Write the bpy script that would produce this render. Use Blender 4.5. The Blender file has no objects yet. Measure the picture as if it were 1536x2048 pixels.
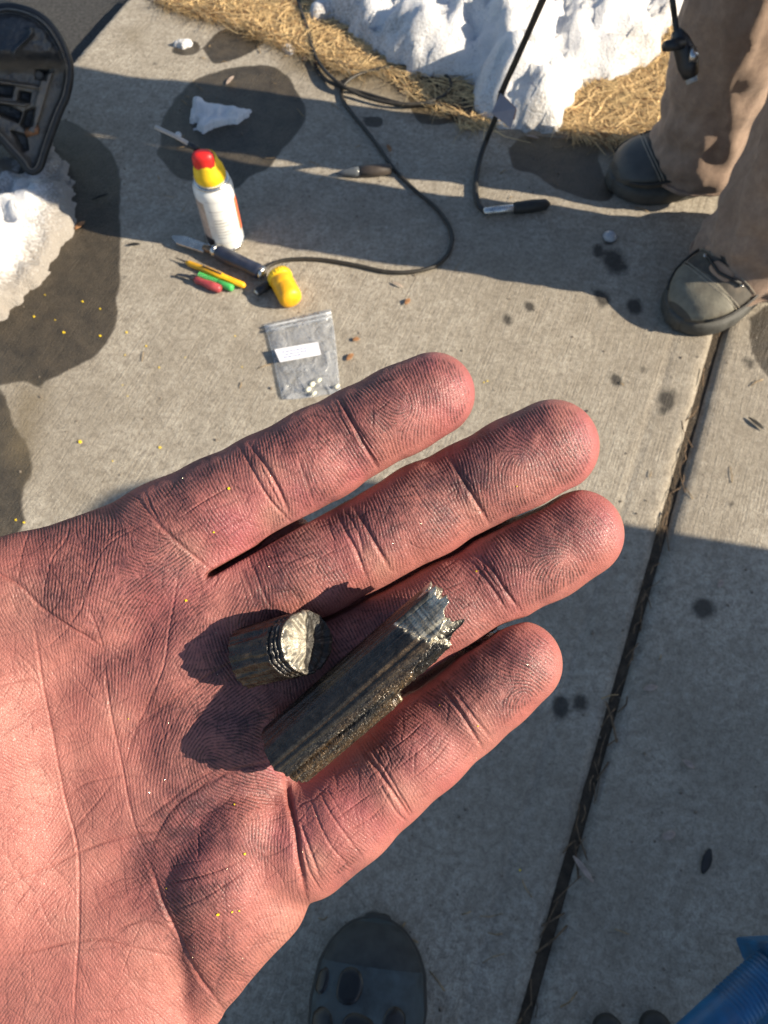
import bpy, bmesh, math, random
import numpy as np
from mathutils import Vector, Matrix
random.seed(7); RNG = np.random.default_rng(11)
S = bpy.context.scene
C = S.collection
# ------------------------------------------------------------------ camera
CAM_H = 0.86; PITCH = math.radians(65.0); FPX = 1538.0
cam_d = bpy.data.cameras.new('camera'); cam = bpy.data.objects.new('camera', cam_d); C.objects.link(cam)
cam.location = (0, 0, CAM_H); cam.rotation_euler = (math.radians(90) - PITCH, 0, 0)
cam_d.sensor_fit = 'VERTICAL'; cam_d.sensor_height = 34.6; cam_d.lens = 34.6 * FPX / 2048
cam_d.clip_start = 0.01; cam_d.clip_end = 400
cam_d.dof.use_dof = True; cam_d.dof.focus_distance = 0.160; cam_d.dof.aperture_fstop = 48
S.camera = cam
# ------------------------------------------------------------------ light
SUN_EL = math.radians(29.0); SUN_DIR_H = Vector((0.9815, -0.1915, 0))
to_sun = Vector((SUN_DIR_H.x * math.cos(SUN_EL), SUN_DIR_H.y * math.cos(SUN_EL), math.sin(SUN_EL)))
w = bpy.data.worlds.new('World'); S.world = w; w.use_nodes = True
nt = w.node_tree; nt.nodes.clear()
sky = nt.nodes.new('ShaderNodeTexSky'); sky.sky_type = 'NISHITA'; sky.sun_disc = False
sky.sun_elevation = SUN_EL; sky.sun_rotation = math.atan2(SUN_DIR_H.x, SUN_DIR_H.y)
sky.air_density = 1.0; sky.dust_density = 0.6; sky.ozone_density = 1.0
bg = nt.nodes.new('ShaderNodeBackground'); bg.inputs['Strength'].default_value = 0.078
wo = nt.nodes.new('ShaderNodeOutputWorld')
nt.links.new(sky.outputs[0], bg.inputs[0]); nt.links.new(bg.outputs[0], wo.inputs[0])
sd = bpy.data.lights.new('sun', 'SUN'); sd.energy = 5.0; sd.angle = math.radians(0.5); sd.color = (1.0, 0.87, 0.68)
sun = bpy.data.objects.new('sun', sd); C.objects.link(sun); sun.location = (3, -1, 4)
sun.rotation_euler = (-to_sun).to_track_quat('-Z', 'Y').to_euler()
S.view_settings.view_transform = 'Standard'; S.view_settings.look = 'None'
S.view_settings.exposure = 0.98; S.view_settings.gamma = 1; S.view_settings.use_curve_mapping = False

# ------------------------------------------------------------------ geometry helpers
CP, SP = math.cos(PITCH), math.sin(PITCH)
def ray(px, py):
    x = (px - 768) / FPX; y = (1024 - py) / FPX
    return Vector((x, CP + y * SP, -SP + y * CP))
def G(px, py, z=0.0):                      # where the line of sight meets the level z
    d = ray(px, py); t = (z - CAM_H) / d.z
    return Vector((d.x * t, d.y * t, z))
def RD(px, py, depth):                     # point at a given depth along the view axis
    d = ray(px, py); return Vector((0, 0, CAM_H)) + d * depth
def proj(p):
    x, y, z = p[0], p[1], p[2] - CAM_H
    dep = y * CP - z * SP
    return 768 + FPX * x / dep, 1024 - FPX * (y * SP + z * CP) / dep
def zfor(b, py):                           # height above b that appears at image row py
    lo, hi = 0, 0.6
    for _ in range(40):
        m = (lo + hi) / 2
        if proj((b[0], b[1], b[2] + m))[1] > py: lo = m
        else: hi = m
    return lo
def RP(px, py, p0, n):                     # line of sight meets the plane through p0 with normal n
    d = ray(px, py); o = Vector((0, 0, CAM_H))
    return o + d * ((p0 - o).dot(n) / d.dot(n))

def tag(o, label=None, cat=None, group=None, kind=None):
    if label: o['label'] = label
    if cat: o['category'] = cat
    if group: o['group'] = group
    if kind: o['kind'] = kind
    return o
def empty(name, loc, label, cat, group=None):
    o = bpy.data.objects.new(name, None); C.objects.link(o); o.location = loc; o.empty_display_size = 0.02
    return tag(o, label, cat, group)
def mobj(name, V, F, mat, parent=None, smooth=True, base=None, cols=None, attrs=None):
    V = [Vector(v) for v in V]
    if parent is not None: off = Vector(parent.location) if parent.parent is None else Vector(parent.parent.location) + Vector(parent.location)
    elif base is not None: off = Vector(base)
    else:
        off = Vector((sum(v.x for v in V) / len(V), sum(v.y for v in V) / len(V), min(v.z for v in V)))
    me = bpy.data.meshes.new(name); me.from_pydata([v - off for v in V], [], F); me.update()
    if smooth: me.polygons.foreach_set('use_smooth', [True] * len(me.polygons))
    if cols is not None:
        a = me.attributes.new('col', 'FLOAT_COLOR', 'POINT')
        a.data.foreach_set('color', np.hstack([np.asarray(cols, np.float32), np.ones((len(V), 1), np.float32)]).ravel())
    for k, v in (attrs or {}).items():
        a = me.attributes.new(k, 'FLOAT', 'POINT'); a.data.foreach_set('value', np.asarray(v, np.float32))
    if mat: me.materials.append(mat)
    o = bpy.data.objects.new(name, me); C.objects.link(o)
    if parent is not None: o.parent = parent
    else: o.location = off
    return o
def npobj(name, V, Q, mat, parent=None, smooth=True, off=(0, 0, 0), cols=None, attrs=None):   # numpy arrays, quads
    off = np.asarray(off, np.float32)
    V = np.asarray(V, np.float32) - off; Q = np.asarray(Q, np.int32)
    me = bpy.data.meshes.new(name)
    me.vertices.add(len(V)); me.vertices.foreach_set('co', V.ravel())
    k = Q.shape[1]
    me.loops.add(Q.size); me.loops.foreach_set('vertex_index', Q.ravel())
    me.polygons.add(len(Q)); me.polygons.foreach_set('loop_start', np.arange(0, Q.size, k, dtype=np.int32))
    me.update(calc_edges=True); me.validate()
    if smooth: me.polygons.foreach_set('use_smooth', np.ones(len(Q), bool))
    if cols is not None:
        a = me.attributes.new('col', 'FLOAT_COLOR', 'POINT')
        a.data.foreach_set('color', np.hstack([cols, np.ones((len(V), 1))]).astype(np.float32).ravel())
    for kk, v in (attrs or {}).items():
        a = me.attributes.new(kk, 'FLOAT', 'POINT'); a.data.foreach_set('value', np.asarray(v, np.float32))
    if mat: me.materials.append(mat)
    o = bpy.data.objects.new(name, me); C.objects.link(o)
    if parent is not None: o.parent = parent
    else: o.location = off.tolist()
    return o
def catmull(P, n=8):
    P = [Vector(p) for p in P]; Q = [P[0] * 2 - P[1]] + P + [P[-1] * 2 - P[-2]]; out = []
    for i in range(1, len(Q) - 2):
        a, b, c, d = Q[i - 1:i + 3]
        for k in range(n):
            t = k / n
            out.append(0.5 * ((2 * b) + (c - a) * t + (2 * a - 5 * b + 4 * c - d) * t * t + (3 * b - a - 3 * c + d) * t ** 3))
    out.append(P[-1]); return out
def loft(rings, cap=True):
    V = []; F = []; n = len(rings[0])
    for r in rings: V += list(r)
    for i in range(len(rings) - 1):
        for j in range(n):
            k = (j + 1) % n
            F.append((i * n + j, i * n + k, (i + 1) * n + k, (i + 1) * n + j))
    if cap:
        F.append(tuple(range(n - 1, -1, -1))); F.append(tuple((len(rings) - 1) * n + j for j in range(n)))
    return V, F
def frame(t):
    t = t.normalized(); a = Vector((0, 0, 1)) if abs(t.z) < 0.9 else Vector((1, 0, 0))
    u = a.cross(t).normalized(); return u, t.cross(u).normalized()
def tube(P, r, n=10, cap=True):            # r number or list
    P = [Vector(p) for p in P]; rings = []; u = None
    for i, p in enumerate(P):
        t = (P[min(i + 1, len(P) - 1)] - P[max(i - 1, 0)]).normalized()
        if u is None: u, v = frame(t)
        else:
            u = (u - t * u.dot(t)).normalized(); v = t.cross(u)
        rr = r[i] if isinstance(r, (list, tuple)) else r
        rings.append([p + u * (rr * math.cos(2 * math.pi * k / n)) + v * (rr * math.sin(2 * math.pi * k / n)) for k in range(n)])
    return loft(rings, cap)
def lathe(a, d, prof, n=28, cap=True):     # prof: (distance along d, radius)
    a = Vector(a); d = Vector(d).normalized(); u, v = frame(d)
    return loft([[a + d * s + u * (r * math.cos(2 * math.pi * k / n)) + v * (r * math.sin(2 * math.pi * k / n)) for k in range(n)] for s, r in prof], cap)
def prism(poly, h0, h1):                   # outline in xy, raised from h0 to h1
    n = len(poly)
    return loft([[Vector((p[0], p[1], h0)) for p in poly], [Vector((p[0], p[1], h1)) for p in poly]])
def box(c, ax, ay, az):                    # centre and three half axes
    c = Vector(c); ax, ay, az = Vector(ax), Vector(ay), Vector(az)
    V = [c + ax * i + ay * j + az * k for k in (-1, 1) for j in (-1, 1) for i in (-1, 1)]
    return V, [(0, 2, 3, 1), (4, 5, 7, 6), (0, 1, 5, 4), (2, 6, 7, 3), (0, 4, 6, 2), (1, 3, 7, 5)]
def join(*parts):
    V = []; F = []
    for v, f in parts:
        o = len(V); V += list(v); F += [tuple(i + o for i in q) for q in f]
    return V, F
def bevel(o, wd, seg=2):
    m = o.modifiers.new('bevel', 'BEVEL'); m.width = wd; m.segments = seg; m.limit_method = 'ANGLE'; return o
def subsurf(o, lv=1):
    m = o.modifiers.new('subdivision', 'SUBSURF'); m.levels = lv; m.render_levels = lv; return o
def sm(a, b, x):
    t = np.clip((x - a) / (b - a), 0, 1); return t * t * (3 - 2 * t)
def vnoise(x, y, seed=0):                  # smooth lattice noise, -1..1
    r = np.random.default_rng(seed).random((256, 256)).astype(np.float32) * 2 - 1
    xi = np.floor(x).astype(int); yi = np.floor(y).astype(int); fx = x - xi; fy = y - yi
    fx = fx * fx * (3 - 2 * fx); fy = fy * fy * (3 - 2 * fy)
    g = lambda i, j: r[(xi + i) & 255, (yi + j) & 255]
    return (g(0, 0) * (1 - fx) + g(1, 0) * fx) * (1 - fy) + (g(0, 1) * (1 - fx) + g(1, 1) * fx) * fy
def fbm(x, y, seed=0, oct=4):
    s = 0; a = 1; t = 0
    for k in range(oct):
        c_, s_ = math.cos(0.65 * k), math.sin(0.65 * k)
        s = s + a * vnoise((x * c_ - y * s_) * 2 ** k + 17.3 * k, (x * s_ + y * c_) * 2 ** k + 5.1 * k, seed + k); t += a; a *= 0.5
    return s / t
def inpoly(x, y, P):
    c = np.zeros(x.shape, bool); n = len(P)
    for i in range(n):
        x1, y1 = P[i][0], P[i][1]; x2, y2 = P[(i + 1) % n][0], P[(i + 1) % n][1]
        if y1 == y2: continue
        c ^= ((y1 > y) != (y2 > y)) & (x < (x2 - x1) * (y - y1) / (y2 - y1) + x1)
    return c
def sdpoly(x, y, P):                       # signed distance, negative inside
    d = np.full(x.shape, 1e9, np.float32); n = len(P)
    for i in range(n):
        x1, y1 = P[i][0], P[i][1]; x2, y2 = P[(i + 1) % n][0], P[(i + 1) % n][1]
        ex, ey = x2 - x1, y2 - y1; t = np.clip(((x - x1) * ex + (y - y1) * ey) / (ex * ex + ey * ey + 1e-12), 0, 1)
        d = np.minimum(d, np.hypot(x - x1 - t * ex, y - y1 - t * ey))
    return np.where(inpoly(x, y, P), -d, d)
def GP(L, z=0.0): return [G(a, b, z) for a, b in L]

# ------------------------------------------------------------------ material helpers
class NT:
    def __init__(s, name):
        s.m = bpy.data.materials.new(name); s.m.use_nodes = True; s.t = s.m.node_tree; s.t.nodes.clear()
        s.out = s.n('ShaderNodeOutputMaterial')
    def n(s, ty, **kw):
        x = s.t.nodes.new(ty)
        for k, v in kw.items():
            if k.startswith('i_'):
                key = k[2:]; key = int(key) if key.isdigit() else key.replace('_', ' ')
                s.put(x.inputs[key], v)
            else: setattr(x, k, v)
        return x
    def put(s, inp, v):
        if hasattr(v, 'is_linked') or isinstance(v, bpy.types.NodeSocket): s.t.links.new(v, inp)
        elif isinstance(v, tuple) and len(v) == 3 and inp.type == 'RGBA': inp.default_value = (*v, 1)
        elif inp.type == 'RGBA' and not isinstance(v, tuple): inp.default_value = (v, v, v, 1)
        else: inp.default_value = v
    def coord(s, scale=(1, 1, 1), rot=(0, 0, 0), kind='Object'):
        c = s.n('ShaderNodeTexCoord'); m = s.n('ShaderNodeMapping'); m.inputs['Scale'].default_value = scale; m.inputs['Rotation'].default_value = rot
        s.t.links.new(c.outputs[kind], m.inputs[0]); return m.outputs[0]
    def noise(s, vec, scale, detail=3, rough=0.55, dist=0):
        x = s.n('ShaderNodeTexNoise'); s.t.links.new(vec, x.inputs['Vector'])
        x.inputs['Scale'].default_value = scale; x.inputs['Detail'].default_value = detail; x.inputs['Roughness'].default_value = rough; x.inputs['Distortion'].default_value = dist
        return x.outputs['Fac']
    def ramp(s, f, stops):
        x = s.n('ShaderNodeValToRGB'); e = x.color_ramp.elements
        while len(e) < len(stops): e.new(0.5)
        for q, (p, c) in zip(e, stops): q.position = p; q.color = (*c, 1) if isinstance(c, tuple) else (c, c, c, 1)
        s.t.links.new(f, x.inputs[0]); return x.outputs[0]
    def mix(s, f, a, b, mode='MIX'):
        x = s.n('ShaderNodeMix', data_type='RGBA', blend_type=mode); s.put(x.inputs[0], f); s.put(x.inputs[6], a); s.put(x.inputs[7], b); return x.outputs[2]
    def math(s, op, a, b=0.0):
        x = s.n('ShaderNodeMath', operation=op); s.put(x.inputs[0], a); s.put(x.inputs[1], b); return x.outputs[0]
    def attr(s, name, vec=False):
        x = s.n('ShaderNodeAttribute', attribute_name=name); return x.outputs['Color'] if vec else x.outputs['Fac']
    def bump(s, h, strength, dist, nrm=None):
        x = s.n('ShaderNodeBump'); s.put(x.inputs['Height'], h); x.inputs['Strength'].default_value = strength; x.inputs['Distance'].default_value = dist
        if nrm: s.put(x.inputs['Normal'], nrm)
        return x.outputs[0]
    def bsdf(s, col, rough=0.6, metal=0.0, normal=None, spec=0.5, **kw):
        b = s.n('ShaderNodeBsdfPrincipled'); s.put(b.inputs['Base Color'], col); s.put(b.inputs['Roughness'], rough); s.put(b.inputs['Metallic'], metal)
        s.put(b.inputs['Specular IOR Level'], spec)
        if normal: s.put(b.inputs['Normal'], normal)
        for k, v in kw.items(): s.put(b.inputs[k.replace('_', ' ')], v)
        s.t.links.new(b.outputs[0], s.out.inputs[0]); return b
def simple(name, col, rough=0.5, metal=0.0, var=0.25, scale=60, bump=0.15, bd=0.001, spec=0.5, dirt=None):
    t = NT(name); v = t.coord(); n = t.noise(v, scale, 4)
    lo = tuple(c * (1 - var) for c in col); hi = tuple(min(1, c * (1 + var)) for c in col)
    c = t.ramp(n, [(0.3, lo), (0.7, hi)])
    if dirt:
        n2 = t.noise(v, scale * 0.35, 5, 0.65); c = t.mix(t.ramp(n2, [(0.5, 0.0), (0.68, 0.8)]), c, dirt)
    r = t.ramp(n, [(0.3, max(0, rough - 0.08)), (0.7, min(1, rough + 0.1))])
    t.bsdf(c, r, metal, t.bump(t.noise(v, scale * 4, 3), bump, bd), spec); return t.m
# ------------------------------------------------------------------ the ground
JA = Vector((0.925, -0.38, 0)).normalized(); JJ = Vector((0.38, 0.925, 0)).normalized()   # across / along the slab joint
def concrete():
    t = NT('broomed_concrete'); v = t.coord()
    ang = math.atan2(JJ.y, JJ.x)
    vr = t.coord((1, 1, 1), (0, 0, -ang)); m = t.n('ShaderNodeMapping'); m.inputs['Scale'].default_value = (14, 420, 1); t.t.links.new(vr, m.inputs[0])
    broom = t.noise(m.outputs[0], 1.0, 2, 0.5, 0.6)
    big = t.noise(v, 5, 5, 0.6); mid = t.noise(v, 38, 5, 0.62); fine = t.noise(v, 420, 3, 0.7)
    c = t.ramp(big, [(0.3, (0.415, 0.372, 0.300)), (0.55, (0.475, 0.430, 0.355)), (0.75, (0.52, 0.478, 0.402))])
    c = t.mix(t.ramp(mid, [(0.35, 0.55), (0.6, 0.0)]), c, (0.26, 0.225, 0.175))
    c = t.mix(t.ramp(fine, [(0.38, 0.5), (0.55, 0.0)]), c, (0.20, 0.175, 0.14))
    c = t.mix(t.math('MULTIPLY', t.ramp(broom, [(0.40, 0.22), (0.56, 0.0)]), t.ramp(t.noise(v, 7, 3, 0.6), [(0.38, 0.15), (0.62, 1.0)])), c, (0.20, 0.175, 0.14))
    pat = t.noise(v, 150, 6, 0.75, 0.8)
    c = t.mix(t.ramp(pat, [(0.38, 0.62), (0.54, 0.0)]), c, (0.150, 0.125, 0.098))
    c = t.mix(t.ramp(t.noise(v, 150, 4, 0.7), [(0.56, 0.0), (0.72, 0.5)]), c, (0.56, 0.52, 0.45))
    c = t.mix(t.ramp(t.noise(v, 2.6, 4, 0.65, 0.5), [(0.40, 0.38), (0.58, 0.0)]), c, (0.20, 0.17, 0.13))
    sp = t.n('ShaderNodeTexVoronoi'); t.t.links.new(v, sp.inputs['Vector']); sp.inputs['Scale'].default_value = 160
    c = t.mix(t.ramp(sp.outputs['Distance'], [(0.06, 0.55), (0.16, 0.0)]), c, (0.13, 0.105, 0.08))
    edge = t.math('ADD', t.attr('wet'), t.math('MULTIPLY', t.math('SUBTRACT', mid, 0.5), 0.55))
    wet = t.ramp(edge, [(0.34, 0.0), (0.50, 0.75), (0.64, 1.0)])
    wc = t.mix(0.91, c, t.ramp(mid, [(0.3, (0.016, 0.013, 0.009)), (0.7, (0.056, 0.042, 0.026))]))
    c = t.mix(wet, c, wc)
    c = t.mix(t.math('MULTIPLY', t.attr('damp'), t.ramp(mid, [(0.3, 0.55), (0.7, 0.9)])), c, (0.155, 0.12, 0.07))
    sp2 = t.ramp(t.math('ADD', t.attr('oil'), t.math('MULTIPLY', t.math('SUBTRACT', mid, 0.5), 1.0)), [(0.35, 0.0), (0.75, 0.88)])
    c = t.mix(sp2, c, (0.03, 0.027, 0.024))
    h = t.math('ADD', t.math('MULTIPLY', broom, 0.6), t.math('MULTIPLY', fine, 0.9))
    h = t.math('ADD', h, t.math('MULTIPLY', mid, 0.8))
    rough = t.mix(wet, 0.9, t.ramp(fine, [(0.35, 0.22), (0.7, 0.6)]))
    t.bsdf(c, rough, 0, t.bump(h, 0.75, 0.0022), 0.4); return t.m
M = {}
M['concrete'] = concrete()
WET = [GP([(q.x, q.y) for q in catmull([Vector((*v, 0)) for v in p + p[:1]], 6)]) for p in (
    [(322, 292), (325, 230), (368, 178), (430, 146), (520, 130), (570, 150), (600, 190), (606, 232), (572, 288), (545, 330), (505, 350), (470, 382), (400, 366), (350, 350), (313, 312)],
    [(95, 262), (125, 240), (180, 265), (228, 310), (241, 350), (238, 440), (236, 520), (226, 600), (230, 640), (200, 700), (150, 730), (95, 762), (80, 778), (40, 768), (-40, 775), (-200, 760), (-220, 300)],
    [(400, 92), (430, 62), (480, 52), (532, 66), (522, 90), (480, 116), (430, 122)],
    [(-80, 780), (-5, 785), (30, 850), (72, 905), (52, 985), (44, 1045), (0, 1075), (-80, 1075)],
    [(1014, 297), (1065, 273), (1186, 281), (1209, 340), (1226, 398), (1180, 404), (1123, 390), (1073, 351), (1022, 332)],
    [(815, 165), (860, 140), (960, 185), (965, 250), (900, 246), (840, 240), (815, 205)],
    [(725, 232), (765, 236), (760, 250), (738, 248)],
    [(1500, 640), (1600, 600), (1640, 760), (1560, 760), (1520, 720)],
    [(345, 85), (385, 78), (392, 98), (365, 110), (340, 104)])]
DAMP = [GP(p) for p in ([(545, 92), (640, 100), (720, 130), (830, 130), (960, 230), (930, 250), (830, 236), (740, 205), (640, 165), (560, 150)],
                        [(1000, 255), (1120, 262), (1300, 290), (1240, 330), (1080, 300), (1000, 290)], [(20, 770), (110, 770), (100, 900), (60, 980), (0, 900)],
                        [(255, 60), (290, 55), (280, 95), (250, 90)])]
OIL = [(1216, 478, 17), (1232, 522, 30), (1198, 505, 17), (1275, 606, 20), (1205, 588, 18), (1235, 765, 15), (1290, 735, 11), (1340, 795, 24), (1328, 815, 14), (1412, 1216, 26),
       (1132, 1412, 24), (1172, 1402, 20), (305, 132, 7), (1052, 610, 13), (1015, 640, 11), (1380, 1700, 6), (1245, 900, 7), (1420, 930, 8), (1470, 1010, 9),
       (1000, 1490, 9), (890, 1590, 9), (905, 1850, 8), (560, 470, 4), (600, 730, 5), (240, 560, 6), (1500, 720, 16), (1180, 700, 6), (980, 560, 5), (745, 645, 4), (880, 400, 5), (250, 300, 6), (865, 300, 5)]
def slab(name, a0, a1, j0, j1, st, mat):
    na, nj = int((a1 - a0) / st) + 1, int((j1 - j0) / st) + 1
    a = np.linspace(a0, a1, na); j = np.linspace(j0, j1, nj); A, J = np.meshgrid(a, j, indexing='ij')
    ed = np.minimum.reduce([A - a0, a1 - A, J - j0, j1 - J])
    x = A * JA.x + J * JJ.x; y = A * JA.y + J * JJ.y
    chip = 0.0035 * np.clip(fbm(x * 60, y * 60, 3) + 0.1, 0, 1)
    z = -0.005 * (1 - sm(0, 0.007, ed)) - chip * (1 - sm(0.002, 0.016, ed)) + 0.0006 * fbm(x * 9, y * 9, 5)
    z += -0.0016 * np.exp(-((A - 0.118) / 0.0035) ** 2)                    # tooled line beside the joint
    wx, wy = x + 0.012 * fbm(x * 14, y * 14, 8), y + 0.012 * fbm(x * 14 + 9, y * 14, 9)
    wet = np.zeros_like(x)
    for P in WET: wet = np.maximum(wet, 1 - sm(-0.008, 0.008, sdpoly(wx, wy, P)))
    damp = np.zeros_like(x)
    for P in DAMP: damp = np.maximum(damp, 1 - sm(-0.04, 0.02, sdpoly(wx, wy, P)))
    oil = np.zeros_like(x)
    for px, py, r in OIL:
        p = G(px, py); q = G(px + r, py); rr = (q - p).length
        oil = np.maximum(oil, np.exp(-(((wx - p.x) ** 2 + ((wy - p.y) * 0.8) ** 2) / rr ** 2)) * min(1, 0.55 + r / 40))
    V = np.stack([x, y, z], -1).reshape(-1, 3)
    i = np.arange(na * nj).reshape(na, nj)
    Q = np.stack([i[:-1, :-1], i[1:, :-1], i[1:, 1:], i[:-1, 1:]], -1).reshape(-1, 4)
    b = np.concatenate([i[:, 0], i[-1, 1:], i[-2::-1, -1], i[0, -2:0:-1]])  # skirt
    V2 = V[b].copy(); V2[:, 2] = -0.1; k = len(V) + np.arange(len(b))
    Q2 = np.stack([np.roll(b, -1), b, k, np.roll(k, -1)], -1)
    z0 = np.zeros(len(b))
    o = npobj(name, np.vstack([V, V2]), np.vstack([Q, Q2]), mat, attrs=dict(wet=np.r_[wet.ravel(), z0], damp=np.r_[damp.ravel(), z0], oil=np.r_[oil.ravel(), z0]))
    return tag(o, kind='structure')
slab('concrete_pavement', -0.965, 0.1665, -1.6, 1.165, 0.0055, M['concrete'])
slab('concrete_pavement', 0.1785, 2.6, -1.6, 1.165, 0.009, M['concrete'])
M['soil'] = simple('soil', (0.060, 0.045, 0.030), 0.95, 0, 0.5, 90, 0.8, 0.004)
M['thatch'] = simple('dry_thatch', (0.40, 0.28, 0.13), 0.95, 0, 0.55, 120, 0.9, 0.006)
M['asphalt'] = simple('asphalt', (0.055, 0.055, 0.056), 0.9, 0, 0.6, 180, 0.9, 0.006)
def sheet(name, a0, a1, j0, j1, z, mat):
    P = [JA * a + JJ * j + Vector((0, 0, z)) for a, j in ((a0, j0), (a1, j0), (a1, j1), (a0, j1))]
    return tag(mobj(name, P, [(0, 1, 2, 3)], mat, base=(0, 0, z)), kind='structure')
gr = sheet('ground', -90, 90, -90, 90, -0.06, M['thatch'])
sheet('joint_soil', 0.150, 0.195, -1.6, 1.09, -0.0075, M['soil'])
sheet('lawn_soil', -0.95, 8, 1.166, 9, -0.016, M['thatch'])
sheet('asphalt_road', -9, -0.968, -8, 12, -0.03, M['asphalt'])

# snow ------------------------------------------------------------
def snow_mat():
    t = NT('old_snow'); v = t.coord(); n = t.noise(v, 30, 5, 0.65); f = t.noise(v, 260, 4, 0.7)
    c = t.ramp(n, [(0.3, (0.66, 0.67, 0.69)), (0.6, (0.80, 0.80, 0.80))])
    d = t.ramp(t.math('ADD', t.attr('dirt'), t.math('MULTIPLY', t.math('SUBTRACT', f, 0.5), 1.3)), [(0.45, 0.0), (0.95, 0.8)])
    c = t.mix(d, c, (0.20, 0.165, 0.125))
    t.bsdf(c, 0.62, 0, t.bump(t.math('ADD', f, t.math('MULTIPLY', n, 2.0)), 0.7, 0.006), 0.35, Subsurface_Weight=0.12, Subsurface_Scale=0.02, Subsurface_Radius=(0.8, 0.9, 1.0)); return t.m
M['snow'] = snow_mat()
def snow_mass(name, P, x0, x1, y0, y1, st, hmax, edge, seed, lump=0.035, dirt=0.25, zbase=0.0, extra=(), holes=(), mat=None):
    nx, ny = int((x1 - x0) / st) + 1, int((y1 - y0) / st) + 1
    X, Y = np.meshgrid(np.linspace(x0, x1, nx), np.linspace(y0, y1, ny), indexing='ij')
    wx = X + 0.018 * fbm(X * 22, Y * 22, seed + 1) + 0.006 * fbm(X * 80, Y * 80, seed + 7); wy = Y + 0.018 * fbm(X * 22 + 7, Y * 22, seed + 2) + 0.006 * fbm(X * 80, Y * 80, seed + 8)
    d = -sdpoly(wx, wy, P)
    for hp in holes: d = np.minimum(d, sdpoly(wx, wy, hp))
    e = np.sqrt(np.clip(d / edge, 0, 1)) * sm(-0.002, 0.004, d)
    b = 1 - np.abs(fbm(X * 9, Y * 9, seed + 3, 3)) * 1.6
    h = e * (hmax * (0.55 + 0.45 * fbm(X * 4, Y * 4, seed + 4, 2)) + lump * b + lump * 0.6 * fbm(X * 26, Y * 26, seed + 5) - lump * 0.55 * np.clip(0.30 - np.abs(fbm(X * 17, Y * 17, seed + 14)), 0, 1) / .3 + lump * .22 * fbm(X * 60, Y * 60, seed + 15)) + 0.0022 * fbm(X * 120, Y * 120, seed + 6) * e
    f20 = fbm(X * 20, Y * 20, seed + 9); f70 = fbm(X * 70, Y * 70, seed + 16)
    for cx, cy, rx, ry, hh in extra:
        q = 1 - (((wx - cx) / rx) ** 2 + ((wy - cy) / ry) ** 2)
        h = np.maximum(h, np.where(q > 0, hh * np.sqrt(np.clip(q, 0, 1) * 1.0) * (0.85 + 0.35 * f20 + .18 * f70), 0)); d = np.maximum(d, np.where(q > 0, 0.01, d))
    z = np.where(d > -st, h, -0.02) + zbase - 0.004 * (d < 0.003)
    keep = d > -1.5 * st
    i = np.arange(nx * ny).reshape(nx, ny)
    Q = np.stack([i[:-1, :-1], i[1:, :-1], i[1:, 1:], i[:-1, 1:]], -1).reshape(-1, 4)
    Q = Q[keep.ravel()[Q].any(1)]
    u, inv = np.unique(Q, return_inverse=True)
    V = np.stack([X, Y, z], -1).reshape(-1, 3)[u]
    di = (dirt * (1 - sm(0, 0.07, d)) + 0.25 * dirt + 0.5 * dirt * (fbm(X * 12, Y * 12, seed + 12) > 0.25)).ravel()[u]
    return npobj(name, V, inv.reshape(Q.shape), mat or M['snow'], attrs=dict(dirt=di), off=(float(V[:, 0].mean()), float(V[:, 1].mean()), zbase))
bank = GP([(606, -30), (612, 40), (650, 52), (692, 66), (722, 104), (782, 122), (862, 140), (902, 168), (958, 180), (962, 214), (1000, 256), (1100, 268), (1142, 236), (1152, 192), (1200, 150), (1240, 128), (1252, 150), (1290, 130), (1322, 95), (1345, 45), (1420, 0), (1700, -60)]) + [Vector((3.5, 2.2, 0)), Vector((3.5, 6, 0)), Vector((-0.25, 6, 0)), Vector((-0.22, 2.0, 0))]
p1, p2 = G(1045, 205), G(1000, 150)
hole1 = GP([(700, 10), (660, -10), (690, -30), (740, -20)])
clr = np.random.default_rng(19); clumps = []
while len(clumps) < 110:
    c_x, c_y = clr.uniform(-.12, .75), clr.uniform(1.05, 1.9); s_ = float(sdpoly(np.array([c_x]), np.array([c_y]), bank)[0])
    if s_ < -.012: r_c = clr.uniform(.010, .034) * (1 + .5 * clr.random()); clumps.append((c_x, c_y, r_c, r_c * clr.uniform(.7, 1.2), clr.uniform(.035, .085) * min(1, .35 + -s_ / .09)))
o = snow_mass('snow_bank', bank, -0.5, 3.4, 1.0, 5.9, 0.011, 0.05, 0.06, 21, 0.055, 0.42, -0.006,
              extra=clumps + [(p1.x, p1.y + .02, 0.085, 0.085, 0.105), (p2.x + .02, p2.y + .06, 0.09, 0.07, 0.12), (G(900, 90).x, G(900, 90).y, 0.13, 0.10, 0.09), (G(1180, 80).x, G(1180, 80).y, 0.12, 0.12, 0.085), (G(780, 60).x, G(780, 60).y, 0.06, 0.05, 0.06)])
tag(o, kind='structure')
o = snow_mass('snow_pile', GP([(-60, 300), (30, 315), (95, 285), (152, 368), (142, 440), (112, 520), (75, 580), (35, 612), (0, 640), (-60, 660)]), -1.0, -0.35, 0.6, 1.25, 0.005, 0.055, 0.05, 31, 0.026, 0.85, 0.002)
tag(o, 'dirty white heap of grainy snow melting under the black plastic cover', 'snow heap')
o = snow_mass('snow_chunk', GP([(384, 212), (395, 205), (420, 210), (470, 213), (512, 222), (500, 238), (478, 254), (440, 257), (405, 267), (390, 256)]), -0.45, -0.1, 0.95, 1.25, 0.003, 0.022, 0.02, 41, 0.01, 0.05, 0.0005)
tag(o, 'small chunk of white slush melting in the big round wet stain', 'snow chunk')
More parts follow.
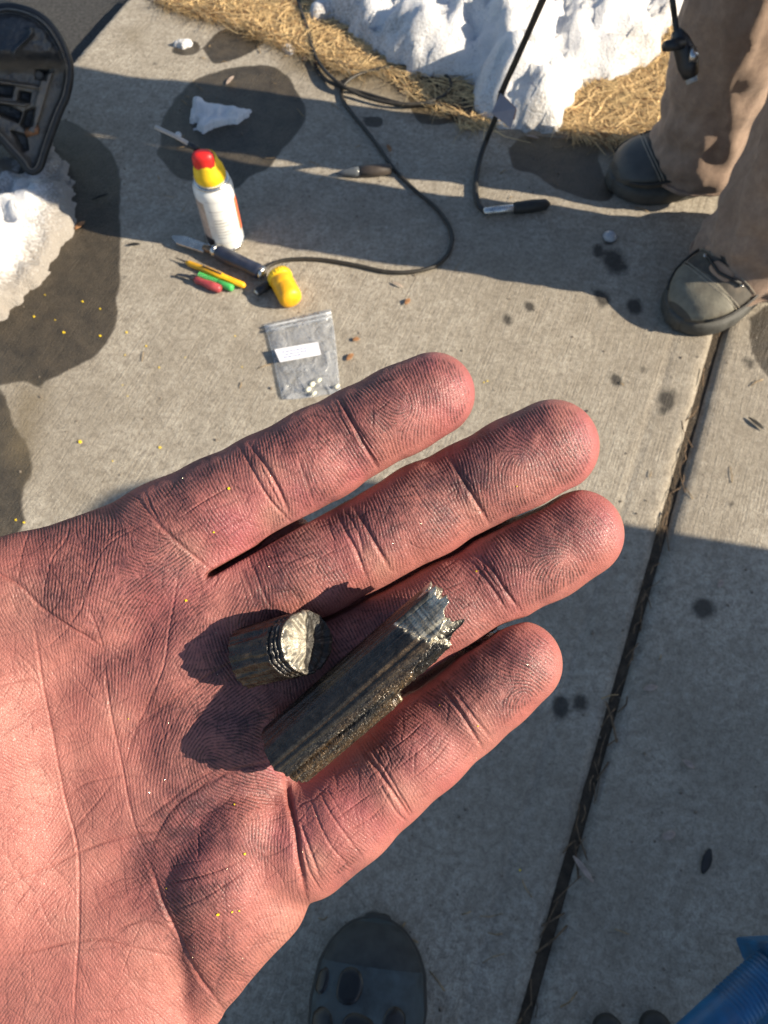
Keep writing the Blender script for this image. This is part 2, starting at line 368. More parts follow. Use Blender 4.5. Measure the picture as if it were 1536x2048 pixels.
o = snow_mass('ice_lump', GP([(348, 96), (362, 86), (380, 88), (376, 100), (360, 108)]), -0.45, -0.2, 1.2, 1.4, 0.002, 0.016, 0.012, 43, 0.006, 0.4, 0.0005)
tag(o, 'little lump of dirty ice in a small damp ring near the dry grass', 'ice lump')
o = snow_mass('ice_crust', GP([(548, 88), (568, 78), (604, 98), (596, 112), (580, 116), (560, 104)]), -0.3, -0.05, 1.15, 1.35, 0.0025, 0.006, 0.015, 44, 0.005, 0.4, 0.0005)
tag(o, 'thin crumbly crust of grey ice on the concrete by the cable', 'ice crust')
o = snow_mass('ice_lump', GP([(10, -8), (30, -8), (60, 0), (80, 8), (76, 16), (45, 18), (15, 14)]), -1.1, -0.6, 1.3, 1.6, 0.004, 0.03, 0.02, 45, 0.01, 0.5, -0.028)
tag(o, 'dirty snow lump on the dark asphalt in the top left corner', 'snow lump')
o = snow_mass('snow_crumbs', GP([(500, -20), (540, -14), (600, 0), (606, 22), (570, 20), (545, 26), (520, 12)]), -0.4, 0.0, 1.3, 1.6, 0.005, 0.012, 0.03, 47, 0.014, 0.6, -0.010)
tag(o, kind='stuff')

# dry grass ------------------------------------------------------------
def straw_mat():
    t = NT('dry_straw'); n = t.noise(t.coord(), 25, 3)
    c = t.mix(t.ramp(n, [(0.3, 0.25), (0.7, 0.0)]), t.attr('col', True), (0.16, 0.10, 0.04)); t.bsdf(c, 0.75, 0, None, 0.25); return t.m
M['straw'] = straw_mat()
def grass(name, zones, n, seed, lmin=0.02, lmax=0.06):
    rg = np.random.default_rng(seed); V = []; F = []; K = []
    for P, share in zones:
        P = [Vector(p) for p in P]; xs = [p.x for p in P]; ys = [p.y for p in P]
        cnt = 0
        while cnt < n * share:
            m = 400; x = rg.uniform(min(xs), max(xs), m); y = rg.uniform(min(ys), max(ys), m)
            ok = sdpoly(x, y, P) < 0.012 * rg.random(m) + 0.02 * (fbm(x * 40, y * 40, 2))
            for a, b in zip(x[ok], y[ok]):
                L = rg.uniform(lmin, lmax) * (0.6 + 0.8 * rg.random()); th = rg.uniform(0, 2 * math.pi) if rg.random() < .7 else rg.normal(-0.6, 0.5); el = abs(rg.normal(0.12, 0.16)); wd = rg.uniform(0.0003, 0.0008)
                d = np.array([math.cos(th), math.sin(th)]); s = np.array([-d[1], d[0]]) * wd; z0 = rg.uniform(0.001, 0.009)
                bend = rg.normal(0, 0.3) * L
                o = len(V)
                for q, (f, ww) in enumerate(((0, 1), (.5, .9), (1, .15))):
                    c = np.array([a, b]) + d * L * f * math.cos(el) + np.array([-d[1], d[0]]) * bend * f * f; z = z0 + L * math.sin(el) * (f - 0.35 * f * f)
                    V.append((*(c - s * ww), z)); V.append((*(c + s * ww), z + wd * .6))
                F.append((o, o + 1, o + 3, o + 2)); F.append((o + 2, o + 3, o + 5, o + 4))
                k = rg.random(); col = np.array([0.76, 0.55, 0.28]) * (0.6 + 0.75 * k) if rg.random() < .85 else np.array([0.20, 0.11, 0.055]); K += [col] * 6
                cnt += 1
    return tag(npobj(name, np.array(V), np.array(F), M['straw'], cols=np.array(K), smooth=False), kind='stuff')
gz = [GP([(318, -40), (325, 0), (370, 22), (430, 40), (500, 60), (560, 90), (640, 120), (700, 150), (760, 150), (790, 135), (780, 120), (722, 104), (692, 66), (612, 48), (606, -40)]),
      GP([(1118, 262), (1150, 190), (1215, 140), (1245, 150), (1300, 130), (1345, 60), (1400, 120), (1420, 240), (1330, 290), (1230, 285), (1170, 275)]),
      GP([(760, 150), (860, 150), (960, 190), (990, 262), (930, 252), (860, 210)])]
for q_i, P_ in enumerate(gz):
    xs_ = [p.x for p in P_]; ys_ = [p.y for p in P_]
    o = snow_mass('dead_thatch', P_, min(xs_) - .03, max(xs_) + .03, min(ys_) - .03, max(ys_) + .03, 0.004, 0.006, 0.03, 52 + q_i, 0.006, 0.2, 0.0008, mat=M['thatch'] if q_i < 2 else M['soil']); tag(o, kind='stuff')
grass('dry_grass', [(gz[0], .55), (gz[1], .42), (gz[2], .03)], 26000, 5, 0.012, 0.045)
# lawn further along, beside and behind what the photograph shows
grass('dry_lawn', [([JA * 1.1 + JJ * 1.08, JA * 4 + JJ * 1.08, JA * 4 + JJ * 2.0, JA * 1.1 + JJ * 2.0], .5), ([JA * -.95 + JJ * 1.42, JA * -.3 + JJ * 1.3, JA * -.3 + JJ * 3, JA * -.95 + JJ * 3], .5)], 6000, 6, 0.04, 0.09)
# twigs and straw lying in and beside the joint
rg = np.random.default_rng(3); tw = []
for k in range(70):
    j = rg.uniform(-0.3, 0.85); a = 0.1725 + rg.normal(0, 0.004); p = JA * a + JJ * j + Vector((0, 0, -0.002 + 0.003 * rg.random()))
    d = (JJ + JA * rg.normal(0, 0.35)) * rg.uniform(0.006, 0.02); tw.append(tube([p - d, p + d * .2 + JA * rg.normal(0, .002), p + d], rg.uniform(0.0004, 0.0011), 5))
tag(mobj('joint_litter', *join(*tw), simple('litter', (0.13, 0.085, 0.05), 0.9, 0, 0.6, 200), smooth=True), kind='stuff')
tw = []
for k in range(90):                                                            # loose bits of straw on the slabs
    p = G(rg.uniform(250, 1536), rg.uniform(120, 2048), 0.0012)
    if k < 45: p = G(rg.uniform(300, 1300), rg.uniform(60, 420), 0.0012)
    th = rg.uniform(0, 6.28); d = Vector((math.cos(th), math.sin(th), 0)) * rg.uniform(0.003, 0.012); tw.append(tube([p - d, p + Vector((rg.normal(0, .001), rg.normal(0, .001), .001)), p + d], rg.uniform(0.0003, 0.0007), 4))
tag(mobj('straw_litter', *join(*tw), simple('straw_bits', (0.30, 0.21, 0.11), 0.9, 0, 0.5, 200)), kind='stuff')
gv = []
for k in range(420):                                                           # sand grains and crumbs on the slabs
    p = G(rg.uniform(-20, 1536), rg.uniform(150, 2048), 0.0006); r = abs(rg.normal(0.0008, 0.0005)) + 0.0003
    gv.append(lathe(p - Vector((0, 0, r * .6)), (rg.normal(0, .4), rg.normal(0, .4), 1), [(0, r * .5), (r * .6, r), (r * 1.4, r * .5)], 5))
tag(mobj('grit', *join(*gv), simple('grit', (0.17, 0.14, 0.11), 0.9, 0, 0.7, 300), smooth=False), kind='stuff')
# ------------------------------------------------------------------ things on the slab
M['black_plastic'] = simple('black_plastic', (0.018, 0.019, 0.021), 0.42, 0, 0.4, 80, 0.3, 0.001)
M['dusty_plastic'] = simple('dusty_black_plastic', (0.060, 0.058, 0.055), 0.5, 0, 0.5, 35, 0.35, 0.002, dirt=(0.17, 0.155, 0.135))
M['black_rubber'] = simple('black_rubber', (0.022, 0.021, 0.019), 0.55, 0, 0.4, 120, 0.3, 0.0005)
M['steel'] = simple('steel', (0.55, 0.55, 0.54), 0.28, 1.0, 0.2, 150, 0.2, 0.0004)
M['white_paint'] = simple('can_white_enamel', (0.74, 0.75, 0.74), 0.3, 0, 0.04, 60, 0.05, 0.0003)
M['yellow'] = simple('yellow_plastic', (0.86, 0.56, 0.015), 0.4, 0, 0.15, 90, 0.15, 0.0005)
M['amber'] = simple('amber_plastic', (0.85, 0.42, 0.012), 0.42, 0, 0.2, 70, 0.3, 0.0006)
M['red'] = simple('red_plastic', (0.68, 0.022, 0.02), 0.4, 0, 0.15, 90, 0.1, 0.0005)
M['orange_print'] = simple('orange_print', (0.70, 0.16, 0.07), 0.35, 0, 0.15, 90, 0.05, 0.0003)
M['dark_print'] = simple('dark_print', (0.035, 0.03, 0.03), 0.35, 0, 0.3, 90, 0.05, 0.0003)
M['tan_print'] = simple('tan_print', (0.46, 0.36, 0.30), 0.35, 0, 0.3, 160, 0.05, 0.0003)
M['grey_print'] = simple('grey_print', (0.42, 0.43, 0.44), 0.35, 0, 0.3, 90, 0.05, 0.0003)
M['green'] = simple('green_plastic', (0.06, 0.42, 0.10), 0.4, 0, 0.2, 90, 0.2, 0.0005)
M['maroon'] = simple('maroon_plastic', (0.36, 0.055, 0.06), 0.45, 0, 0.3, 90, 0.2, 0.0005)
M['straw_tube'] = simple('smoky_tube', (0.46, 0.41, 0.37), 0.35, 0, 0.2, 90)
M['cord'] = simple('cord_rubber', (0.030, 0.026, 0.020), 0.5, 0, 0.3, 140, 0.2, 0.0005)

# spray can -------------------------------------------------------
cb = G(452, 478)
hs = zfor(cb, 332)                                   # dome top
k = hs / 0.158
can = empty('spray_can', cb, 'white spray can with yellow top and red button standing on the concrete', 'spray can')
R = 0.0272
mobj('body', *lathe(cb, (0, 0, 1), [(0.004, R - .001), (0.006, R), (0.118 * k, R), (0.124 * k, R - .0008), (0.133 * k, R - .005), (0.144 * k, R * .66), (0.150 * k, R * .60)], 40), M['white_paint'], can)
mobj('rim', *lathe(cb, (0, 0, 1), [(0, R - .002), (0.0005, R + .0008), (0.0035, R + .0012), (0.0052, R + .0002), (0.0052, R - .003)], 40), M['steel'], can)
def band(name, a0, a1, z0, z1, mat, n=14, rr=0.00025):
    rows = []
    for z in (z0, z1): rows.append([cb + Vector((math.cos(a) * (R + rr), math.sin(a) * (R + rr), z * k)) for a in np.linspace(a0, a1, n)])
    V = rows[0] + rows[1]; return mobj(name, V, [(i, i + 1, n + i + 1, n + i) for i in range(n - 1)], mat, can)
d_ = math.radians
mobj('shoulder_ring', *lathe(cb + Vector((0, 0, .131 * k)), (0, 0, 1), [(0, R - .005), (.0008, R - .0025), (.003, R - .0028), (.0042, R - .006)], 36), M['steel'], can)
b = band('label_panel', d_(-16), d_(16), 0.030, 0.100, M['orange_print']); b['label'] = 'orange stripe printed down the right side'
b = band('label_panel', d_(-165), d_(-118), 0.010, 0.108, M['tan_print']); b['label'] = 'tan printed panel on the left side'
b = band('label_panel', d_(-150), d_(-112), 0.010, 0.030, M['dark_print'], rr=.0005); b['label'] = 'dark printed block low on the left side'
band('print_line', d_(-105), d_(-45), 0.092, 0.0935, M['grey_print']); band('print_line', d_(-108), d_(-50), 0.022, 0.0232, M['grey_print']); band('print_line', d_(-100), d_(-44), 0.086, 0.0868, M['grey_print'])
band('print_line', d_(-112), d_(-40), 0.112, 0.1128, M['grey_print'])
for q_ in range(7): band('print_line', d_(-96), d_(-96 + 26 + 13 * (q_ * 5 % 3)), .034 + q_ * .0065, .0362 + q_ * .0065, M['grey_print'], rr=.0003)
b = band('label_panel', d_(-150), d_(-122), 0.045, 0.090, M['tan_print'], rr=.0004); b['label'] = 'faded pinkish lettering panel on the left side'
top = cb + Vector((0, 0, 0.150 * k))
mobj('collar', *lathe(top - Vector((0, 0, .012)), (0, 0, 1), [(0, R * .74), (0.004, R * .80), (0.016, R * .74), (0.024, R * .60), (0.034, R * .50), (0.036, R * .42), (0.028, R * .36)], 30), M['yellow'], can)
act = subsurf(mobj('actuator', *loft([[top + Vector((x * s * 1.15, y * s * 1.15 - .005, z - .003)) for x, y in ((-.013, -.009), (.010, -.010), (.012, 0), (.010, .010), (-.013, .009), (-.016, 0))] for s, z in ((.8, .010), (1, .014), (1.0, .030), (.72, .037))]), M['red'], can), 1)
st0 = top + Vector((-0.012, 0.006, 0.030))
stip = G(311, 254, st0.z + 0.012)
mobj('straw', *tube([st0, st0.lerp(stip, .5) + Vector((0, 0, .002)), stip], 0.0027, 10), M['straw_tube'], can)
mobj('nozzle', *tube([st0 + (st0 - stip) * .08, st0 + (stip - st0) * .16], 0.0042, 12), M['black_plastic'], can)

# scraper tool with the corded handle -------------------------------
sc = empty('corded_tool', G(470, 520), 'flat-bladed tool with dark navy handle and cord lying below the spray can', 'hand tool')
hz = 0.013
h0, h1 = G(434, 503, hz), G(524, 546, hz)
dh = (h1 - h0); L = dh.length
M['navy'] = simple('navy_grip', (0.022, 0.028, 0.05), 0.38, 0, 0.3, 60, 0.2, 0.0006)
mobj('handle', *lathe(h0, dh, [(0, .0085), (.004, .0105), (L * .25, .0112), (L * .6, .0100), (L * .9, .0108), (L - .003, .0098), (L, .007)], 18), M['navy'], sc)
mobj('ferrule', *lathe(h0 - dh.normalized() * .007, dh, [(0, .0075), (.001, .0095), (.006, .0095), (.0075, .008)], 18), M['steel'], sc)
mobj('end_ring', *lathe(h1 - dh.normalized() * .001, dh, [(0, .008), (.001, .0102), (.004, .0098), (.006, .005)], 18), M['steel'], sc)
b0, b1 = G(344, 474, .011), G(412, 497, .012); db = (b1 - b0).normalized(); nb = Vector((-db.y, db.x, 0))
M['blade'] = simple('blade_steel', (0.62, 0.55, 0.47), 0.22, 1.0, 0.25, 60, 0.2, 0.0005)
bl = [b0 - nb * .002, b0 + db * .012 - nb * .0085, b1 - nb * .0080, b1 + nb * .0075, b0 + db * .018 + nb * .009, b0 + nb * .003]
mobj('blade', *loft([[p + Vector((0, 0, -.0009)) for p in bl], [p + Vector((0, 0, .0009)) for p in bl]]), M['blade'], sc, smooth=False)
mobj('neck', *tube([b1 - db * .004, b1 + db * .006, h0 - dh.normalized() * .004], [.0048, .0052, .0065], 10), simple('burnt_steel', (0.22, 0.15, 0.10), 0.4, 0.8, 0.4), sc)
# its cord
cz = 0.0035
cpts = [(526, 543), (545, 528), (580, 519), (640, 519), (710, 530), (770, 543), (820, 544), (865, 534), (893, 512), (904, 482), (898, 452), (872, 416), (830, 380), (790, 340), (760, 298), (730, 258), (705, 228), (688, 204), (683, 182), (698, 160), (735, 143), (800, 133), (855, 136), (890, 150), (902, 172), (884, 194), (835, 208), (780, 206), (720, 190), (672, 162), (640, 128), (624, 92), (612, 50), (598, 0), (588, -60)]
cord = tag(mobj('power_cord', *tube(catmull([h1 + dh.normalized() * .004] + [G(a, b, cz + (0.005 if 18 < i < 30 else 0) + (0.007 if i > 28 else 0)) for i, (a, b) in enumerate(cpts)], 7), 0.0030, 8), M['cord']), 'thin dark cord looping across the concrete from the navy tool handle to the grass', 'cord')
cord2 = tag(mobj('black_cable', *tube(catmull([G(a, b, c) for a, b, c in ((585, -60, .012), (596, 0, .012), (612, 48, .012), (628, 92, .006), (626, 112, .004), (632, 135, .004), (650, 158, .004), (678, 172, .009), (720, 184, .004), (760, 196, .004), (815, 210, .0045), (850, 207, .008), (900, 212, .004), (950, 225, .004))], 7), 0.0032, 8), M['black_rubber']), 'thicker black cable running down from the top beside the thin cord', 'cable')

# pen-like picks ------------------------------------------------------
pn = empty('pick', G(430, 547), 'slim yellow pick with a dark tip lying beside the navy handle', 'pick', 'slim picks on the concrete')
a, b = G(372, 524, .006), G(490, 572, .006); d = b - a; L = d.length
mobj('barrel', *lathe(a, d, [(0, .002), (.006, .0042), (L * .3, .0046), (L * .32, .0054), (L * .62, .0054), (L * .64, .0046), (L * .97, .0045), (L, .0025)], 12), M['amber'], pn)
mobj('tip', *lathe(a - d.normalized() * .018, d, [(0, .0006), (.010, .0012), (.019, .002)], 8), M['dark_print'], pn)
mobj('clip', *tube([a + d * .30 + Vector((0, 0, .006)), a + d * .62 + Vector((0, 0, .0062))], .0012, 6), M['dark_print'], pn)
pn = empty('pick', G(440, 565), 'green-handled pick with a coiled shaft between the yellow and the maroon ones', 'pick', 'slim picks on the concrete')
a, b = G(398, 550, .006), G(466, 577, .006); d = b - a; L = d.length; u, v = frame(d)
mobj('handle', *lathe(a + d * .52, d, [(0, .003), (.003, .0050), (L * .40, .0052), (L * .47, .0045), (L * .48, .002)], 12), M['green'], pn)
hel = [a + d * (t_ * .56) + u * (.0040 * math.cos(t_ * 62)) + v * (.0040 * math.sin(t_ * 62)) for t_ in np.linspace(0, 1, 130)]
mobj('coil', *tube(hel, .0009, 5), M['green'], pn)
mobj('shaft', *lathe(a - d * .05, d, [(0, .0012), (L * .6, .0012)], 6), M['steel'], pn)
pn = empty('pick', G(410, 570), 'maroon-handled pick with a bent dark metal tip, lowest of the three', 'pick', 'slim picks on the concrete')
a, b = G(374, 552, .007), G(442, 579, .007); d = b - a; L = d.length
mobj('handle', *lathe(a + d * .22, d, [(0, .003), (.004, .0056), (L * .25, .0048), (L * .45, .0064), (L * .74, .0060), (L * .78, .003)], 10), M['maroon'], pn)
mobj('tip', *tube([G(349, 553, .003), G(356, 549, .006), a, a + d * .26], [.0010, .0017, .0026, .0032], 8), simple('dark_steel', (0.10, 0.10, 0.11), 0.35, 0.9, 0.4), pn)

# yellow cap -----------------------------------------------------------
cz = 0.0165
a, b = G(557, 549, cz), G(584, 602, cz); d = b - a; L = d.length
cap = empty('yellow_canister', G(570, 576), 'small rounded yellow plastic canister lying right of the navy handle', 'canister')
mobj('shell', *lathe(a, d, [(.002, .0125), (0, .0150), (.002, .0163), (L * .22, .0166), (L * .24, .0160), (L * .27, .0160), (L * .29, .0166), (L * .50, .0166), (L * .515, .0162), (L * .54, .0166), (L * .86, .0165), (L * .95, .0150), (L, .0110), (L + .002, .004)], 28), M['amber'], cap)
u, v = frame(d)
mobj('band', *lathe(a + d * .005, d, [(0, .0155), (0.001, .0170), (L * .20, .0172), (L * .215, .0165)], 28), M['yellow'], cap)
rid = []
for q in range(24):
    an = 2 * math.pi * q / 24; c = u * math.cos(an) + v * math.sin(an); rid.append(tube([a + d * .03 + c * .0171, a + d * .19 + c * .0171], .0006, 5))
mobj('grip_ribs', *join(*rid), M['yellow'], cap)
st = empty('black_plug', G(522, 578), 'short black plug lying between the green pick and the yellow cap', 'plug')
a, b = G(512, 586, .007), G(542, 566, .007)
mobj('body', *lathe(a, b - a, [(0, .003), (.001, .0058), ((b - a).length * .5, .0066), ((b - a).length, .0060)], 14), M['black_plastic'], st)
mobj('tip', *lathe(a - (b - a).normalized() * .0012, b - a, [(0, .002), (.0008, .0044), (.003, .0048)], 14), M['steel'], st)

# zip bag ---------------------------------------------------------------
def film():
    t = NT('clear_plastic_film'); v = t.coord(); n = t.noise(v, 45, 4, 0.6, 1.2)
    tr = t.n('ShaderNodeBsdfTransparent'); tr.inputs[0].default_value = (0.93, 0.94, 0.95, 1)
    gl = t.n('ShaderNodeBsdfPrincipled'); gl.inputs['Base Color'].default_value = (0.55, 0.57, 0.60, 1); gl.inputs['Roughness'].default_value = 0.12
    t.put(gl.inputs['Normal'], t.bump(n, 0.9, 0.01))
    mx = t.n('ShaderNodeMixShader'); t.put(mx.inputs[0], t.ramp(n, [(0.35, 0.16), (0.7, 0.46)])); t.t.links.new(tr.outputs[0], mx.inputs[1]); t.t.links.new(gl.outputs[0], mx.inputs[2])
    t.t.links.new(mx.outputs[0], t.out.inputs[0]); return t.m
M['film'] = film()
bag = empty('zip_bag', G(605, 710), 'clear plastic zip bag with a white paper label on the concrete by the index finger', 'plastic bag')
q = [G(528, 652), G(662, 622), G(684, 790), G(566, 800)]
def bagp(s, t_, z): 
    p = q[0] * (1 - s) * (1 - t_) + q[1] * s * (1 - t_) + q[2] * s * t_ + q[3] * (1 - s) * t_; return Vector((p.x, p.y, z))
n = 26
for nm, sg in (('back_film', 0), ('front_film', 1)):
    V = []
    for i in range(n):
        for j in range(n):
            s_, t_ = i / (n - 1), j / (n - 1); e = min(s_, 1 - s_, t_ * 1.5, 1 - t_) * 6; e = min(1, e) ** .6
            wr = 0.0022 * float(fbm(np.array([s_ * 5.]), np.array([t_ * 5.]), 61)[0]) + .0012 * float(fbm(np.array([s_ * 14 + t_ * 9.]), np.array([t_ * 4.]), 62)[0])
            V.append(bagp(s_ + .012 * math.sin(t_ * 5), t_ + .01 * math.sin(s_ * 6), 0.0012 + sg * (0.0008 + e * (.0065 + wr)) + (1 - sg) * .0004 * e))
    mobj(nm, V, [(i * n + j, (i + 1) * n + j, (i + 1) * n + j + 1, i * n + j + 1) for i in range(n - 1) for j in range(n - 1)], M['film'], bag)
M['zip'] = simple('zip_strip_plastic', (0.60, 0.62, 0.64), 0.25, 0, 0.1, 60)
for f in (.045, .10):
    zl = mobj('zip_strip', *tube([bagp(s_, f, .0045) for s_ in np.linspace(0, 1, 8)], .0012, 8), M['zip'], bag)
mobj('top_strip', *loft([[bagp(s_, f, z) for f, z in ((-.01, .0028), (.14, .0066), (.14, .0062), (-.01, .0024))] for s_ in np.linspace(0.005, .995, 9)]), M['film'], bag)
for s_ in (.012, .988): mobj('side_seam', *tube([bagp(s_ + .012 * math.sin(t_ * 5), t_ + .01 * math.sin(s_ * 6), .0022) for t_ in np.linspace(.05, 1, 10)], .0010, 6), M['film'], bag)
for (s0, t0, s1, t1) in ((.15, .55, .45, .95), (.7, .2, .85, .6), (.3, .2, .2, .5), (.55, .7, .8, .92), (.1, .8, .3, .97)): mobj('crease', *tube([bagp(s0 + (s1 - s0) * k_ + .02 * math.sin(k_ * 6), t0 + (t1 - t0) * k_, .0088) for k_ in np.linspace(0, 1, 6)], .0007, 5), M['film'], bag)
lb = [G(549, 699, .0110), G(636, 684, .0110), G(642, 709, .0105), G(560, 724, .0105)]
lab = mobj('paper_label', *loft([[p - Vector((0, 0, .0005)) for p in lb], lb]), simple('label_paper', (0.80, 0.81, 0.86), 0.6, 0, 0.03), bag, smooth=False)
ink = simple('label_ink', (0.13, 0.17, 0.36), 0.6)
for r_, (f, e) in enumerate(((.28, .74), (.50, .66), (.70, .52))):
    ws = []; x = .12
    rr = random.Random(r_)
    while x < e:
        w_ = rr.uniform(.03, .09); 
        def lp(s_, t_): return (lb[0] * (1 - s_) + lb[1] * s_) * (1 - t_) + (lb[3] * (1 - s_) + lb[2] * s_) * t_ + Vector((0, 0, .0003))
        ws.append(([lp(x, f), lp(x + w_, f), lp(x + w_, f + .07), lp(x, f + .07)], [(0, 3, 2, 1)])); x += w_ + .025
    mobj('print_line', *join(*ws), ink, bag, smooth=False)
M['cream'] = simple('cream_plastic', (0.78, 0.74, 0.56), 0.3, 0, 0.1)
for (x, y, r_) in ((618, 778, .0045), (626, 768, .0050), (640, 760, .0040), (630, 786, .0035), (676, 772, .0035)):
    p = G(x, y, .0070); subsurf(mobj('small_part', *lathe(p - Vector((.004, .003, 0)), (1, .8, .1), [(0, r_ * .4), (.001, r_ * .8), (.006, r_ * .7), (.008, r_ * .3)], 10), M['cream'], bag), 1)

# probes and cables on the far side -----------------------------------
pr = empty('probe', G(725, 345), 'dark tapered probe with a pale clear tip lying on the sunlit strip', 'probe')
a, b = G(671, 347, .006), G(784, 338, .009); d = b - a; L = d.length
mobj('grip', *lathe(a + d * .42, d, [(0, .006), (.002, .0088), (L * .3, .0092), (L * .55, .0078), (L * .58, .004)], 14), simple('brown_grip', (0.06, 0.047, 0.038), 0.5), pn if False else pr)
mobj('tip', *lathe(a, d, [(0, .0012), (L * .15, .0048), (L * .34, .0074), (L * .43, .0076)], 14), simple('smoke_clear', (0.10, 0.11, 0.12), 0.15, 0, 0.1), pr)
pr2 = empty('probe', G(1030, 420), 'silver-tipped black probe on the end of a thick cable', 'probe')
a, b = G(966, 424, .007), G(1098, 408, .010); d = b - a; L = d.length
mobj('sleeve', *lathe(a, d, [(0, .003), (.002, .0062), (L * .45, .0064), (L * .47, .005)], 14), M['steel'], pr2)
mobj('grip', *lathe(a + d * .45, d, [(0, .0060), (.003, .0088), (L * .3, .0094), (L * .5, .0080), (L * .56, .003)], 14), M['black_rubber'], pr2)
tagp = [G(1001, 178, .10), G(1005, 190, .09)]
cab = tag(mobj('black_cable', *tube(catmull([G(1110, -60, .42), G(1085, 0, .36), G(1058, 62, .28), G(1030, 125, .225), G(1003, 186, .172), G(992, 232, .10), G(976, 272, .03), G(962, 310, .012), G(953, 350, .006), G(952, 385, .0055), G(958, 410, .006), a + d * .03], 8), 0.0040, 9), M['black_rubber']), 'thick black cable coming down past the snow block to the silver-tipped probe', 'cable')
tq = [G(1001, 186, .178), G(1032, 218, .168), G(1022, 258, .150), G(983, 226, .165)]
tg = empty('cable_tag', tq[3], 'greyish white diamond-shaped tag hanging on the thick cable by the snow', 'tag')
nn = (tq[1] - tq[0]).cross(tq[3] - tq[0]).normalized() * .0008
mobj('card', *loft([[p - nn for p in tq], [p + nn for p in tq]]), simple('tag_card', (0.27, 0.26, 0.29), 0.4, 0, 0.12), tg, smooth=False)
mobj('edge_trim', *tube([tq[0].lerp(tq[1], .2) + nn * 2, tq[1] + nn * 2, tq[1].lerp(tq[2], .5) + nn * 2], .0016, 6), simple('red_brown_trim', (0.30, 0.10, 0.06), 0.5), tg)
mobj('tie', *tube([tq[0] - (tq[1] - tq[0]) * .1, tq[0] + nn * 3, tq[0].lerp(tq[1], .15)], .0018, 6), M['black_rubber'], tg)

# black moulded cover, top left ------------------------------------------
cv = empty('moulded_cover', G(66, 338, 0.04), 'big black moulded plastic cover with ribbed recesses standing on the snow at left', 'plastic cover')
p0 = G(66, 338, 0.045); nrm = Vector((0.30, -0.78, 0.55)).normalized()
OUT = [(-70, 20), (-20, 22), (18, 16), (58, 24), (92, 44), (118, 78), (135, 118), (139, 150), (132, 190), (118, 222), (103, 262), (90, 300), (78, 334), (60, 341), (44, 320), (22, 296), (0, 272), (-70, 200)]
ox = catmull([Vector((x, y, 0)) for x, y in OUT], 4)
px = np.array([p.x for p in ox]); py = np.array([p.y for p in ox])
st_ = 1.6; gx, gy = np.meshgrid(np.arange(-70, 142, st_), np.arange(12, 345, st_), indexing='ij')
poly = list(zip(px, py)); sdv = sdpoly(gx.astype(float), gy.astype(float), poly)
def rec(P, dep, soft=4): return dep * (1 - sm(-soft, soft * .6, sdpoly(gx.astype(float), gy.astype(float), P)))
hgt = 0.055 * np.sqrt(np.clip(-sdv / 90, 0, 1)) * (1 - sm(100, 150, gy))             # domed upper part
hgt -= 0.006 * sm(120, 140, gy) * sm(6, 14, -sdv)                                      # lower part dished inside the rim
for P, dd in (([(-10, 168), (28, 172), (22, 196), (-10, 194)], .030), ([(38, 182), (62, 186), (58, 206), (34, 202)], .030), ([(70, 138), (98, 140), (92, 160), (70, 158)], .024), ([(-10, 206), (20, 212), (44, 226), (36, 246), (8, 236), (-10, 226)], .034), ([(50, 222), (72, 214), (66, 250), (50, 262), (40, 250)], .028), ([(20, 262), (52, 270), (56, 300), (44, 306)], .026)): hgt -= rec(P, dd * .75)
for P in ([(84, 150), (108, 142), (70, 268), (56, 262)], [(-20, 156), (80, 172), (80, 179), (-20, 164)], [(-20, 198), (60, 208), (50, 214), (-20, 204)]): hgt += rec(P, .012, 2.5)
hgt += 0.012 * np.exp(-((gx - 52 + 14 * np.sin(gy / 14)) / 6) ** 2) * (gy < 118) * (gy > 58)     # creased fold on the dome
hgt += 0.012 * np.exp(-((sdv + 5) / 4.0) ** 2)                                        # rolled rim
hgt += .002 * fbm(gx / 9, gy / 9, 71)
keep = sdv < 0.6
idx = np.arange(gx.size).reshape(gx.shape)
Q = np.stack([idx[:-1, :-1], idx[1:, :-1], idx[1:, 1:], idx[:-1, 1:]], -1).reshape(-1, 4); Q = Q[keep.ravel()[Q].all(1)]
u_, inv = np.unique(Q, return_inverse=True); cvV = []
for f in u_:
    i_, j_ = divmod(int(f), gx.shape[1]); cvV.append(RP(float(gx[i_, j_]), float(gy[i_, j_]), p0, nrm) + nrm * float(hgt[i_, j_]))
def cover_mat():
    t = NT('weathered_cover_plastic'); v = t.coord(); n = t.noise(v, 22, 5, 0.62, 0.5); f = t.noise(v, 160, 3)
    c = t.ramp(n, [(0.35, (0.020, 0.024, 0.030)), (0.6, (0.045, 0.047, 0.050))])
    dm = t.math('MULTIPLY', t.attr('dust'), t.ramp(n, [(0.25, 0.35), (0.65, 1.0)]))
    c = t.mix(dm, c, (0.19, 0.17, 0.145)); t.bsdf(c, t.ramp(n, [(0.3, 0.28), (0.7, 0.55)]), 0, t.bump(f, 0.3, 0.001)); return t.m
M['cover'] = cover_mat()
dust = (0.95 * sm(112, 135, gy) * sm(-.034, -.012, hgt)).ravel()[u_]  # grey of dust and of the sunlit lower part, put into the colour
npobj('shell', np.array(cvV), inv.reshape(Q.shape)[:, ::-1], M['cover'], cv, off=cv.location, attrs=dict(dust=dust))
rimp = [RP(p.x, p.y, p0, nrm) + nrm * .004 for p in ox]
mobj('rim', *tube(rimp, .0065, 8), M['black_plastic'], cv)
bk = [p - nrm * .10 + Vector((-.03, .03, 0)) for p in rimp]; nR = len(rimp)
mobj('side_wall', rimp + bk, [(i, i + 1, nR + i + 1, nR + i) for i in range(nR - 1)], M['black_plastic'], cv)
